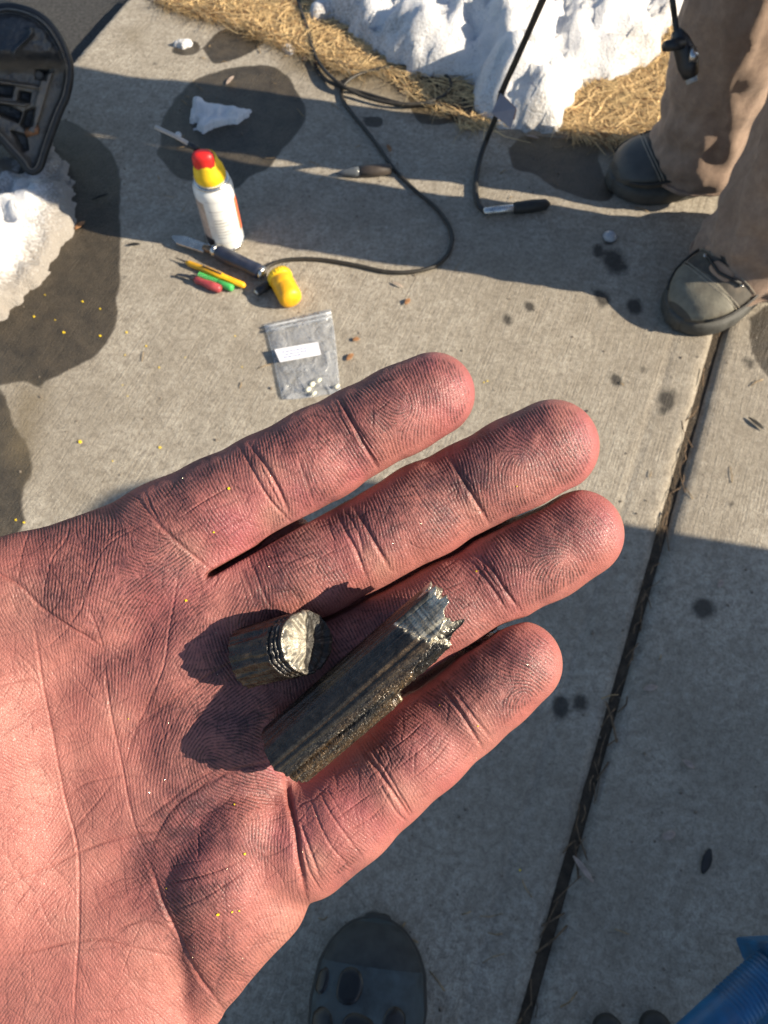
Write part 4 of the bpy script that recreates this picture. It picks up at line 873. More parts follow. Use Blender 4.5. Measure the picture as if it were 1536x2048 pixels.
add(hyp, H(452, 1822, 0.8), H(400, 2005, -1.0), pr_(90), pr_(55), 5, 0.95)
add(hyp, H(565, 1712, 0.2), H(528, 1800, 0.4), pr_(86), pr_(80), 4, 0.95)
add(hyp, H(528, 1800, 0.4), H(438, 1928, -0.8), pr_(80), pr_(66), 4, 0.95)
SD = smin(allF, palm, 4.0)
SD = smin(SD, hyp, 1.6)
wa, wb = H(427, 1147, 4), H(668, 1008, 4); we = wb[:2] - wa[:2]; wX = axs[0][:, None]; wY = axs[1][None, :]   # the cleft between the two upper fingers runs right down to the web
wt_ = ((wX - wa[0]) * we[0] + (wY - wa[1]) * we[1]) / float(we @ we); wd_ = np.hypot(wX - wa[0] - np.clip(wt_, 0, 1) * we[0], wY - wa[1] - np.clip(wt_, 0, 1) * we[1])
SD = np.maximum(SD, np.where(axs[2][None, None, :] > -3.0, (0.62 - wd_)[:, :, None], -40).astype(np.float32))

def surface_nets(Fd):
    s = Fd < 0; nx, ny, nz = Fd.shape
    c = np.zeros((nx - 1, ny - 1, nz - 1), np.int8)
    for dx in (0, 1):
        for dy in (0, 1):
            for dz in (0, 1): c += s[dx:nx - 1 + dx, dy:ny - 1 + dy, dz:nz - 1 + dz]
    I = np.argwhere((c > 0) & (c < 8)); idm = np.full(c.shape, -1, np.int32); idm[tuple(I.T)] = np.arange(len(I))
    acc = np.zeros((len(I), 3), np.float32); cnt = np.zeros(len(I), np.float32)
    cor = [(a, b, d) for a in (0, 1) for b in (0, 1) for d in (0, 1)]
    for p in cor:
        for ax in range(3):
            if p[ax]: continue
            q = list(p); q[ax] = 1
            f0 = Fd[I[:, 0] + p[0], I[:, 1] + p[1], I[:, 2] + p[2]]; f1 = Fd[I[:, 0] + q[0], I[:, 1] + q[1], I[:, 2] + q[2]]
            m = (f0 < 0) != (f1 < 0); t = np.where(m, f0 / np.where(m, f0 - f1, 1), 0)
            pt = np.tile(np.array(p, np.float32), (len(I), 1)); pt[:, ax] = t
            acc += pt * m[:, None]; cnt += m
    V = (I + acc / cnt[:, None]) * gs + lo
    Qs = []
    for ax in range(3):
        sl0 = [slice(None)] * 3; sl1 = [slice(None)] * 3; sl0[ax] = slice(0, -1); sl1[ax] = slice(1, None)
        a_, b_ = s[tuple(sl0)], s[tuple(sl1)]; E = np.argwhere(a_ != b_); u, v = [(1, 2), (2, 0), (0, 1)][ax]
        E = E[(E[:, u] > 0) & (E[:, v] > 0) & (E[:, u] < Fd.shape[u] - 1) & (E[:, v] < Fd.shape[v] - 1)]
        ins = s[tuple(E.T)]
        def g(du, dv): P = E.copy(); P[:, u] += du; P[:, v] += dv; return idm[tuple(P.T)]
        q = np.stack([g(-1, -1), g(0, -1), g(0, 0), g(-1, 0)], -1); q[~ins] = q[~ins][:, ::-1]; Qs.append(q)
    Q = np.concatenate(Qs); return V, Q[(Q >= 0).all(1)]
SV, SQ = surface_nets(SD)
tmp = npobj('hand_base', SV, SQ, None)
mm_ = tmp.modifiers.new('smooth', 'SMOOTH'); mm_.factor = 0.5; mm_.iterations = 3
mm_ = tmp.modifiers.new('subdivision', 'SUBSURF'); mm_.levels = 2; mm_.render_levels = 2
dg = bpy.context.evaluated_depsgraph_get(); dg.update()
ev = tmp.evaluated_get(dg); em = ev.to_mesh()
nv = len(em.vertices); HV = np.empty(nv * 3, np.float32); em.vertices.foreach_get('co', HV); HV = HV.reshape(-1, 3).copy()
HN = np.empty(nv * 3, np.float32); em.vertex_normals.foreach_get('vector', HN); HN = HN.reshape(-1, 3).copy()
nq = len(em.polygons); HQ = np.empty(nq * 4, np.int32); em.loops.foreach_get('vertex_index', HQ); HQ = HQ.reshape(-1, 4).copy()
ev.to_mesh_clear(); bpy.data.objects.remove(tmp, do_unlink=True)

# ---- relief and colour maps over the palm (1.5 picture pixels per cell)
CS = 1.5; MX0, MY0 = -66, 672
MW, MH = int((1290 - MX0) / CS), int((2110 - MY0) / CS)
GX, GY = np.meshgrid(np.arange(MW) * CS + MX0, np.arange(MH) * CS + MY0, indexing='ij')
GX = GX.astype(np.float32); GY = GY.astype(np.float32)
def line(mp, pts, wd, dep, taper=True, mode='max'):
    P = catmull([Vector((x, y, 0)) for x, y in pts], 5) if len(pts) > 2 else [Vector((*pts[0], 0)), Vector((*pts[1], 0))]
    n_ = len(P) - 1
    for i in range(n_):
        x1, y1, x2, y2 = P[i].x, P[i].y, P[i + 1].x, P[i + 1].y; m = 3 * wd
        i0 = max(0, int((min(x1, x2) - m - MX0) / CS)); i1 = min(MW, int((max(x1, x2) + m - MX0) / CS) + 2); j0 = max(0, int((min(y1, y2) - m - MY0) / CS)); j1 = min(MH, int((max(y1, y2) + m - MY0) / CS) + 2)
        if i1 <= i0 or j1 <= j0: continue
        gx, gy = GX[i0:i1, j0:j1], GY[i0:i1, j0:j1]; ex, ey = x2 - x1, y2 - y1
        t = np.clip(((gx - x1) * ex + (gy - y1) * ey) / (ex * ex + ey * ey + 1e-9), 0, 1); d2 = (gx - x1 - t * ex) ** 2 + (gy - y1 - t * ey) ** 2
        k = dep
        if taper: s_ = (i + .5) / n_; k = dep * min(1, 4 * s_ + .15, 4 * (1 - s_) + .15)
        mp[i0:i1, j0:j1] = np.maximum(mp[i0:i1, j0:j1], k * np.exp(-d2 / (wd * wd)))
def blobs(L, base=0.0):
    m = np.full(GX.shape, base, np.float32)
    for x, y, r, a in L: m = np.maximum(m, a * np.exp(-((GX - x) ** 2 + (GY - y) ** 2) / (r * r)) + base)
    return m
# nearest finger and its local frame
best = np.full(GX.shape, 9.0, np.float32); fid = np.full(GX.shape, -1, np.int8); theta = np.zeros(GX.shape, np.float32)
SLANT = dict(index=0.10, middle=0.06, ring=0.02, pinky=-0.05); CORE = dict(index=(812, 812), middle=(1046, 915), ring=(1132, 1122), pinky=(1052, 1390)); DEL = dict(index=(790, 855), middle=(1000, 905), ring=(1062, 1118), pinky=(1005, 1385))
for n_i, (nm, P) in enumerate(FING.items()):
    dmin = np.full(GX.shape, 9.0, np.float32)
    for i in range(6):
        x1, y1, r1 = P[i][0], P[i][1], P[i][3]; x2, y2, r2 = P[i + 1][0], P[i + 1][1], P[i + 1][3]
        ex, ey = x2 - x1, y2 - y1; t = np.clip(((GX - x1) * ex + (GY - y1) * ey) / (ex * ex + ey * ey), 0, 1)
        dmin = np.minimum(dmin, np.hypot(GX - x1 - t * ex, GY - y1 - t * ey) / (r1 + (r2 - r1) * t))
    sel = dmin < best
    e = np.array([P[0][0] - P[3][0], P[0][1] - P[3][1]], float); e /= np.hypot(*e)
    et = complex(e[0], e[1]); er = complex(-e[1], e[0]) * -1                      # towards the tip / across
    def loc(x, y): return ((GX - x) * er.real + (GY - y) * er.imag) + 1j * ((GX - x) * et.real + (GY - y) * et.imag)
    zc_, zd_ = loc(*CORE[nm]), loc(*DEL[nm])
    th = 0.5 * (np.angle(zc_) - np.angle(zd_)) + SLANT[nm]
    # blend to plain cross-ridges beyond the last joint
    tw_ = sm(-40, 30, np.imag(loc(P[2][0], P[2][1])))
    cr = np.exp(2j * th) * tw_ + np.exp(2j * (SLANT[nm] + 0.25 * np.sin(np.imag(loc(P[2][0], P[2][1])) / 45))) * (1 - tw_)
    th = 0.5 * np.angle(cr)
    dirs = np.cos(th) * er + np.sin(th) * et
    theta = np.where(sel, np.angle(dirs), theta); fid = np.where(sel & (dmin < 1.12), n_i, fid); best = np.minimum(best, dmin)
# palm flow: sampled directions (degrees, picture axes with y down)
FL = [(300, 1040, 30), (230, 1100, 95), (150, 1120, 95), (60, 1130, 80), (110, 1230, 92), (190, 1190, 100), (270, 1130, 20), (330, 1140, 140), (360, 1170, 130), (280, 1180, 130), (230, 1240, 110), (300, 1250, 115), (370, 1250, 125), (400, 1190, 150), (450, 1190, 120),
      (430, 1270, 75), (470, 1330, 60), (280, 1330, 105), (200, 1350, 95), (330, 1380, 110), (420, 1400, 140), (470, 1420, 150), (440, 1480, 170), (390, 1480, 120), (350, 1470, 110), (260, 1450, 98), (310, 1540, 100), (380, 1540, 70), (450, 1520, 20), (500, 1500, 25),
      (250, 1600, 80), (300, 1660, 60), (340, 1680, 50), (380, 1700, 60), (430, 1650, 40), (490, 1600, 15), (540, 1580, 12), (530, 1650, 95), (540, 1720, 92), (480, 1720, 55), (400, 1780, 45), (370, 1820, 40), (450, 1850, 42), (420, 1920, 38), (500, 1880, 50), (560, 1820, 75), (480, 1960, 40), (560, 1500, 80),
      (50, 1250, 60), (30, 1350, 45), (60, 1450, 30), (20, 1550, 25), (100, 1560, 130), (60, 1650, 140), (130, 1650, 125), (190, 1560, 60), (200, 1660, 40), (100, 1760, 130), (40, 1850, 125), (200, 1780, 50), (260, 1850, 55), (180, 1900, 60), (300, 1950, 50), (100, 1950, 120), (200, 2050, 60), (330, 2050, 45), (420, 2060, 40), (40, 2050, 120)]
cr = np.zeros(GX.shape, np.complex64); wt = np.zeros(GX.shape, np.float32)
for x, y, a in FL:
    w_ = 1 / (((GX - x) ** 2 + (GY - y) ** 2) / 900 + 0.35) ** 2; cr += w_ * np.exp(2j * math.radians(a)); wt += w_
pth = 0.5 * np.angle(cr)
theta = np.where(fid >= 0, theta, pth)
bp = [(280, 990), (320, 1060), (370, 1100), (435, 1143), (480, 1160), (530, 1220), (575, 1300), (590, 1400), (580, 1520), (585, 1620), (620, 1800)]   # bases of the fingers
palmside = inpoly(GX, GY, bp + [(620, 2300), (-300, 2300), (-300, 900)])
theta = np.where(palmside, pth, theta)
theta = theta + 0.22 * fbm(GX / 60, GY / 60, 51, 3)
# oriented filtering grows the ridges
K = 20; half = 8; ii, jj = np.meshgrid(np.arange(-half, half + 1), np.arange(-half, half + 1), indexing='ij'); sg = 2.7; per = 6.5 / CS
FW, FH = MW + 2 * half, MH + 2 * half
kers = []
for k in range(K):
    a = math.pi * k / K; nrm_ = -ii * math.sin(a) + jj * math.cos(a)
    g_ = np.exp(-(ii ** 2 + jj ** 2) / (2 * sg * sg)) * np.cos(2 * math.pi * nrm_ / per); g_ -= g_.mean() ; g_ /= np.abs(g_).sum()
    kers.append(np.fft.rfft2(g_, (FW, FH)))
bins = (np.round((theta % math.pi) / math.pi * K).astype(int)) % K
RI = RNG.normal(0, 1, GX.shape).astype(np.float32)
for it in range(9):
    ft = np.fft.rfft2(RI, (FW, FH)); out = np.zeros_like(RI)
    for k in range(K):
        m = bins == k
        if m.any(): out[m] = np.fft.irfft2(ft * kers[k], (FW, FH))[half:half + MW, half:half + MH][m]
    RI = np.tanh(out / (out.std() * 0.9)).astype(np.float32)
# ---- creases
cre = np.zeros(GX.shape, np.float32); red = np.zeros(GX.shape, np.float32); fine = np.zeros(GX.shape, np.float32); dark = np.zeros(GX.shape, np.float32)
BIG = [  # joint folds of the fingers
 ([(672, 783), (700, 838), (728, 890), (760, 944)], 8, .85), ([(690, 815), (722, 866), (748, 905)], 5, .4), ([(664, 795), (690, 850), (712, 890)], 4, .25),
 ([(474, 884), (500, 930), (524, 975), (548, 1010), (590, 1052)], 6, .5), ([(497, 886), (530, 930), (556, 975), (580, 1030)], 8, .75), ([(592, 905), (612, 960), (628, 1010)], 3, .3), ([(508, 905), (560, 1010)], 4, .3),
 ([(268, 985), (300, 1030), (340, 1072), (385, 1110), (432, 1146)], 9, .8), ([(290, 985), (320, 1050), (370, 1095)], 5, .4), ([(330, 1065), (360, 1090), (395, 1112)], 5, .4),
 ([(893, 896), (920, 950), (944, 990), (978, 1046)], 9, .9), ([(905, 925), (940, 965), (960, 1010)], 5, .35),
 ([(676, 1023), (690, 1060), (712, 1100), (735, 1160)], 7, .6), ([(706, 1008), (730, 1050), (755, 1095), (780, 1138)], 9, .75), ([(690, 1018), (716, 1065), (728, 1110)], 4, .4), ([(655, 1040), (668, 1080)], 3, .3),
 ([(498, 1118), (512, 1150), (528, 1190), (546, 1222)], 7, .6), ([(480, 1130), (500, 1180), (512, 1210)], 5, .4),
 ([(957, 1114), (985, 1140), (1010, 1180), (1040, 1220)], 7, .65), ([(945, 1125), (980, 1170), (1010, 1215)], 7, .5), ([(965, 1130), (1000, 1180)], 4, .3), ([(790, 1215), (820, 1250), (840, 1300)], 6, .5),
 ([(872, 1352), (900, 1395), (930, 1440), (968, 1502)], 7, .65), ([(905, 1375), (940, 1425), (985, 1480)], 6, .4),
 ([(716, 1485), (748, 1530), (790, 1590), (826, 1642)], 8, .65), ([(735, 1490), (770, 1540), (806, 1600), (830, 1638)], 5, .5), ([(742, 1470), (775, 1500)], 4, .3), ([(756, 1560), (790, 1620), (818, 1648)], 5, .35),
 ([(618, 1588), (640, 1650), (668, 1700), (712, 1745)], 4, .35), ([(640, 1585), (660, 1625), (690, 1668), (730, 1722)], 4, .35), ([(655, 1580), (690, 1640)], 3, .2),
 ([(572, 1545), (578, 1600), (590, 1660), (598, 1720), (612, 1795)], 12, 1.3), ([(598, 1640), (620, 1700), (640, 1755)], 6, .5), ([(605, 1690), (618, 1740), (640, 1780)], 5, .4),
 # lines of the palm
 ([(-20, 1135), (0, 1149), (40, 1172), (81, 1214), (137, 1253), (175, 1275), (205, 1297)], 9, .8), ([(205, 1297), (215, 1383), (228, 1460), (240, 1512), (266, 1640), (296, 1718)], 7, .6), ([(296, 1718), (327, 1808), (370, 1898), (404, 1963), (455, 2030)], 11, 1.15), ([(178, 1215), (195, 1260), (208, 1300)], 6, .5),
 ([(65, 1225), (74, 1290), (86, 1370), (101, 1445), (129, 1593), (155, 1701), (158, 1830), (150, 1990), (146, 2080)], 8, .6),
 ([(358, 1135), (350, 1190), (338, 1260), (328, 1330), (304, 1390), (280, 1440), (265, 1475), (250, 1530)], 6, .55),
 ([(300, 1700), (318, 1660), (350, 1612), (400, 1575), (460, 1545), (520, 1530), (575, 1520)], 9, .75), ([(290, 1640), (340, 1600), (390, 1562), (450, 1530)], 5, .4), ([(225, 1495), (290, 1440), (350, 1395), (430, 1345), (470, 1325)], 6, .5), ([(240, 1500), (310, 1430), (390, 1380)], 4, .3),
 ([(-20, 1785), (40, 1757), (100, 1735), (158, 1705), (230, 1680), (300, 1668), (345, 1670)], 6, .5), ([(130, 1600), (165, 1570), (215, 1555), (258, 1550), (300, 1560)], 5, .35), ([(-10, 1590), (40, 1565), (100, 1545)], 4, .35), ([(-10, 1860), (40, 1800), (80, 1740), (120, 1690), (180, 1620), (230, 1560)], 5, .35),
 ([(-10, 1915), (60, 1905), (140, 1885), (200, 1880), (260, 1895), (310, 1905), (360, 1920)], 6, .45), ([(225, 1865), (270, 1845), (320, 1850), (352, 1880)], 5, .4), ([(320, 1770), (390, 1755), (440, 1740), (490, 1718)], 4, .55), ([(350, 1820), (400, 1800), (450, 1770), (500, 1735)], 4, .5), ([(410, 1812), (450, 1800), (470, 1795)], 3, .3), ([(150, 1905), (165, 1950), (180, 1985)], 4, .3),
 ([(395, 1665), (397, 1690), (396, 1715)], 3.5, .6), ([(400, 1650), (402, 1672)], 2.5, .4),
 ([(125, 1082), (180, 1100), (215, 1102)], 4, .4), ([(85, 1212), (90, 1160), (105, 1115), (130, 1080), (140, 1050)], 5, .45), ([(60, 1060), (45, 1100), (35, 1160)], 4, .35), ([(170, 1200), (172, 1180), (200, 1110), (235, 1075), (300, 1045)], 4, .45), ([(205, 1102), (260, 1105), (340, 1140)], 4, .35), ([(215, 1095), (222, 1070), (260, 1055), (300, 1058)], 3, .35), ([(137, 1253), (160, 1220), (170, 1195)], 4, .5), ([(100, 1290), (140, 1252)], 4, .4), ([(130, 1330), (180, 1390), (215, 1420)], 3, .35), ([(210, 1205), (270, 1200), (330, 1215)], 3, .3), ([(215, 1285), (270, 1318), (320, 1315)], 3, .3), ([(330, 1255), (370, 1235), (420, 1218)], 4, .35), ([(390, 1200), (430, 1165), (436, 1150)], 4, .35), ([(350, 1190), (400, 1175), (425, 1160)], 3, .3),
 ([(460, 1480), (430, 1450), (400, 1420)], 3, .25), ([(310, 1500), (350, 1440), (365, 1400)], 3, .3), ([(370, 1560), (400, 1480), (420, 1440)], 3, .3), ([(0, 1370), (60, 1360), (85, 1385)], 5, .4), ([(20, 1300), (60, 1330), (84, 1375)], 4, .3), ([(240, 1960), (260, 1900), (285, 1840)], 3, .3), ([(60, 1690), (130, 1760), (160, 1800)], 3, .25), ([(175, 1720), (210, 1760), (240, 1790)], 3, .3), ([(80, 1800), (100, 1850), (140, 1880)], 3, .3), ([(480, 1895), (540, 1885), (575, 1865)], 3, .4), ([(455, 1960), (500, 1965), (540, 1950)], 3, .4), ([(500, 1860), (520, 1840), (560, 1830)], 3, .3),
 # long lines down the finger segments
 ([(360, 1035), (410, 1000), (457, 975)], 2.6, .45), ([(330, 960), (400, 925), (430, 900)], 2, .25), ([(400, 1090), (450, 1055), (500, 1035)], 2.5, .3), ([(405, 1065), (440, 1045), (478, 1020)], 2, .25), ([(430, 1110), (480, 1085), (510, 1060)], 2, .2), ([(560, 1135), (600, 1115), (640, 1100)], 2.5, .3), ([(570, 1150), (630, 1120), (680, 1095)], 2.2, .3), ([(585, 1185), (650, 1150), (720, 1120)], 2.2, .25), ([(820, 970), (850, 1010), (858, 1022)], 2.5, .35), ([(858, 1022), (900, 1002), (912, 995)], 2, .3),
 ([(690, 1665), (735, 1640), (768, 1610)], 2.2, .35), ([(668, 1640), (710, 1610), (745, 1585)], 2.2, .3), ([(720, 1690), (760, 1660)], 2, .25), ([(820, 1560), (865, 1525), (900, 1480)], 2.2, .35), ([(850, 1575), (900, 1535), (920, 1510)], 2, .3), ([(790, 1540), (840, 1500), (880, 1460)], 2.2, .3), ([(775, 1505), (820, 1470), (850, 1440)], 2, .3), ([(1150, 1160), (1180, 1120), (1190, 1100)], 2, .12), ([(1080, 1130), (1100, 1160), (1115, 1190)], 2, .2)]
for q_i, (pts, wd, dep) in enumerate(BIG):
    onp = sum(p[0] for p in pts) / len(pts) < 560 and sum(p[1] for p in pts) / len(pts) > 1060
    line(cre, pts, wd * (0.44 if onp else 0.52), dep * (0.50 if onp else 0.74))
    if onp and wd >= 5:
        for sg_ in (-1, 1): line(fine, [(x + sg_ * (wd * 1.1 + RNG.normal(0, 1.5)), y + RNG.normal(0, 3)) for x, y in pts], 2.0, .55)
rg = np.random.default_rng(77)
for nm, P in FING.items():                 # fine lengthwise and slanting wrinkles on the finger segments
    for s0, s1, cnt in ((2, 4, 46), (4, 6, 60), (0, 2, 7)):
        for q in range(cnt):
            f0 = rg.uniform(0, 1); v = rg.uniform(-.9, .9); a, b = P[s0], P[s1]; ln = rg.uniform(14, 60); x = a[0] + (b[0] - a[0]) * f0; y = a[1] + (b[1] - a[1]) * f0; r = a[3]
            ex, ey = a[0] - b[0], a[1] - b[1]; l_ = math.hypot(ex, ey); ex /= l_; ey /= l_; an = rg.normal(0, .28) if rg.random() < .6 else rg.choice([-1, 1]) * rg.uniform(.6, 1.1)
            dx, dy = ex * math.cos(an) - ey * math.sin(an), ex * math.sin(an) + ey * math.cos(an); x += -ey * v * r; y += ex * v * r
            line(fine, [(x - dx * ln / 2, y - dy * ln / 2), (x + rg.normal(0, 2), y + rg.normal(0, 2)), (x + dx * ln / 2, y + dy * ln / 2)], rg.uniform(1.2, 2.0), rg.uniform(.3, 1.0))
for q in range(760):                       # and across the palm
    x, y = rg.uniform(-40, 600), rg.uniform(1060, 2080); ln = rg.uniform(20, 130); an = rg.choice([1.0, -0.7, 1.5, -0.25]) + rg.normal(0, .22); dx, dy = math.cos(an), math.sin(an); bn = rg.normal(0, .12) * ln
    line(fine, [(x - dx * ln / 2, y - dy * ln / 2), (x - dy * bn, y + dx * bn), (x + dx * ln / 2, y + dy * ln / 2)], rg.uniform(1.1, 1.9), rg.uniform(.2, .9))
# grime worked into the skin, plus painted shade on the palm heel's left
GRI = blobs([(760, 800, 85, .85), (835, 730, 85, .8), (690, 860, 80, .8), (620, 850, 80, .7), (560, 880, 60, .75), (480, 905, 45, .7), (420, 940, 70, .72), (330, 1000, 70, .8), (630, 950, 70, .5), (720, 900, 60, .5), (400, 1040, 60, .5), (900, 790, 60, .25),
             (1030, 850, 100, .95), (940, 945, 80, .95), (1090, 890, 90, .75), (860, 1000, 75, .8), (760, 1040, 60, .85), (690, 1030, 50, .7), (600, 1100, 75, .65), (560, 1160, 70, .6), (650, 1130, 60, .5), (1150, 880, 60, .35),
             (1050, 1085, 90, .9), (1140, 1060, 80, .65), (1100, 1140, 70, .7), (1000, 1130, 60, .75), (910, 1200, 70, .55), (780, 1240, 80, .6), (690, 1310, 90, .65),
             (950, 1330, 75, .85), (1040, 1340, 80, .7), (900, 1390, 60, .6), (1000, 1400, 60, .4), (715, 1750, 34, .75), (780, 1500, 50, .4), (840, 1450, 50, .45),
             (200, 1090, 100, .72), (310, 1110, 90, .7), (130, 1160, 90, .6), (270, 1200, 110, .5), (380, 1260, 90, .4), (450, 1320, 100, .75), (470, 1440, 110, .75), (400, 1520, 90, .6), (340, 1420, 80, .45), (250, 1330, 70, .4), (120, 1100, 60, .5), (560, 1300, 70, .6), (600, 1400, 60, .5), (520, 1250, 80, .7),
             (375, 1640, 75, 1.0), (325, 1720, 60, .85), (345, 1800, 60, .75), (410, 1780, 80, .55), (400, 1880, 70, .6), (440, 1600, 90, .75), (450, 1950, 70, .45), (500, 1560, 60, .6), (480, 1660, 70, .5), (190, 1240, 60, .5)], .14)
GRI = np.clip(GRI * (0.85 + 0.5 * fbm(GX / 40, GY / 40, 61, 4)), 0, 1)
PINK = blobs([(1100, 860, 90, .7), (1040, 1290, 70, .7), (1180, 1020, 80, .7), (900, 760, 110, 1.0), (560, 1000, 110, .9), (470, 1050, 100, .8), (680, 930, 80, .8), (1160, 880, 70, .9), (720, 1100, 80, .8), (1000, 1160, 90, .6), (1220, 1050, 60, .9), (1080, 1300, 60, .7), (700, 1620, 110, .7), (850, 1500, 100, .6), (590, 1660, 60, 1.0), (330, 1180, 160, .5), (420, 1700, 130, .6), (550, 1530, 40, 1.0)], .0)
PALE = blobs([(530, 940, 30, .8), (560, 1030, 40, .8), (740, 1110, 26, .8), (765, 1130, 30, .9), (950, 1010, 22, .6), (925, 960, 18, .5), (605, 1055, 30, .7), (370, 1100, 40, .7), (730, 1520, 30, .6), (790, 1590, 30, .6), (950, 1450, 30, .5), (630, 1720, 30, .7), (60, 1500, 260, .12), (100, 1850, 260, .12), (250, 1950, 160, .15), (580, 1850, 60, .4), (40, 1210, 60, .5)], 0.)
crn = np.clip(cre, 0, 1)
foldless = 1 - 0.65 * sm(.05, .5, cre)                       # ridges fade inside the folds
edgef = np.where(palmside | (fid < 0), 1, 1 - sm(.80, .95, best)).astype(np.float32)
amp = np.clip(0.55 + 0.7 * GRI, 0, 1) * foldless * edgef
cre = cre * np.where(palmside, 1, 1 - sm(.90, 1.02, best)); fine = fine * edgef
val = np.clip(0.5 - 0.5 * RI, 0, 1) * (0.35 + .65 * amp)      # 1 in the furrows
sk = np.array([0.41, 0.148, 0.122]); pk = np.array([0.385, 0.104, 0.114]); pl = np.array([0.51, 0.262, 0.202]); gc = np.array([0.022, 0.010, 0.012]); film_ = np.array([0.105, 0.042, 0.053]); rd = np.array([0.32, 0.065, 0.050])
var = fbm(GX / 22, GY / 22, 63, 4)[..., None]
var2 = fbm(GX / 75, GY / 75, 68, 3)[..., None]
COL = sk * (1 + .10 * var + np.array([.10, .26, .22]) * var2) ; COL = COL + (pk - COL) * np.clip(PINK * (.85 + .8 * fbm(GX / 45, GY / 45, 69, 3)), 0, 1)[..., None] * .9; COL = COL + (pl - COL) * PALE[..., None] * .7
COL = COL + (rd - COL) * (np.clip(cre * .9, 0, .75) * (1 - .6 * GRI))[..., None]
smudge = np.clip(GRI * (0.9 + .5 * fbm(GX / 12, GY / 12, 65, 3) + .6 * fbm(GX / 50, GY / 50, 66, 3)), 0, 1)
COL = COL + (film_ - COL) * (smudge ** 1.3 * .88 * (1 - .6 * PALE))[..., None]
dash = np.clip(.75 + .9 * fbm(GX / 5, GY / 5, 67, 2), 0, 1)
lines = np.clip(sm(.50, .80, val) * dash * (0.22 + 1.5 * GRI), 0, 1)
COL = COL + (gc - COL) * (lines * .94)[..., None]
COL = COL + (gc - COL) * (np.clip(fine * (0.20 + .95 * GRI), 0, 1) * .85)[..., None]
COL = COL + (gc - COL) * (np.clip(cre * 1.1, 0, 1) * np.clip(.10 + GRI * .9, 0, 1) * .6)[..., None]
COL = np.clip(COL * np.array([.90, .93, .93]), .010, .9).astype(np.float32)
# ---- put relief and colour on the mesh
PX = 768 + FPX * HV[:, 0] / (DZ - HV[:, 2]); PY = 1024 - FPX * HV[:, 1] / (DZ - HV[:, 2])
def samp(m):
    u = np.clip((PX - MX0) / CS, 0, MW - 1.01); v = np.clip((PY - MY0) / CS, 0, MH - 1.01); i = u.astype(int); j = v.astype(int); fu = u - i; fv = v - j
    if m.ndim == 3: fu = fu[:, None]; fv = fv[:, None]
    return (m[i, j] * (1 - fu) + m[i + 1, j] * fu) * (1 - fv) + (m[i, j + 1] * (1 - fu) + m[i + 1, j + 1] * fu) * fv
view = -(HV - np.array([0, 0, DZ], np.float32)); view /= np.linalg.norm(view, axis=1, keepdims=True)
fr = sm(0.0, 0.30, (HN * view).sum(1)) * ((PX > MX0) & (PY < 2108))
disp = -0.85 * samp(cre) - 0.12 * samp(fine) + 0.058 * samp((RI * amp).astype(np.float32)) + 0.25 * samp(fbm(GX / 55, GY / 55, 91, 3).astype(np.float32)) + .03 * samp(fbm(GX / 8, GY / 8, 92, 2).astype(np.float32))
# folded skin swells beside each deep line
HV2 = HV + HN * (disp * fr)[:, None]
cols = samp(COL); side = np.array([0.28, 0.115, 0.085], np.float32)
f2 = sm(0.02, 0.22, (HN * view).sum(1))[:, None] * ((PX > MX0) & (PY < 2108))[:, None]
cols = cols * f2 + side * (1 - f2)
def skin():
    t = NT('grimy_skin'); v = t.coord(); n = t.noise(v, 900, 3, 0.6); n2 = t.noise(v, 3200, 2, 0.6)
    vo = t.n('ShaderNodeTexVoronoi', feature='DISTANCE_TO_EDGE'); t.t.links.new(v, vo.inputs['Vector']); vo.inputs['Scale'].default_value = 1500
    cell = t.ramp(vo.outputs['Distance'], [(0.0, 0.0), (0.16, 1.0)])
    c = t.mix(t.ramp(n, [(0.35, 0.18), (0.65, 0.0)]), t.attr('col', True), (0.20, 0.065, 0.05))
    h = t.math('ADD', t.math('MULTIPLY', cell, .6), t.math('ADD', n, t.math('MULTIPLY', n2, .5)))
    r = t.ramp(n2, [(0.35, 0.40), (0.65, 0.64)])
    t.bsdf(c, r, 0, t.bump(h, 0.38, 0.00022), 0.45, Subsurface_Weight=0.06, Subsurface_Radius=(1.0, 0.35, 0.2), Subsurface_Scale=0.0022); return t.m
M['skin'] = skin()
HW = to_world(HV2)
base = to_world(H(300, 1450, 0))
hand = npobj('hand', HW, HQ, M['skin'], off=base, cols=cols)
tag(hand, 'open left hand with grimy fingerprints holding two broken dark metal pieces in its palm', 'hand')
cu = [to_world(np.array([(-560 - 768) / PXMM + d_ * -.83 + math.cos(a) * 30 * -.53, (1024 - 2120) / PXMM + d_ * -.55 + math.cos(a) * 30 * .85, -1 + 22 * math.sin(a)])) for d_ in (-2, 30, 90, 160) for a in np.linspace(0, 2 * math.pi, 32, endpoint=False)]
cu = [Vector(p) for p in cu]
mobj('sleeve', *loft([cu[i * 32:(i + 1) * 32] for i in range(4)]), simple('dark_sleeve', (0.04, 0.045, 0.05), 0.9, 0, 0.3, 60), hand)

# height of the skin under a picture position, for things that lie on it
def skin_at(px, py):
    d = (PX - px) ** 2 + (PY - py) ** 2 + (HN[:, 2] < .1) * 1e6; k = int(np.argmin(d)); return HV2[k], HN[k]
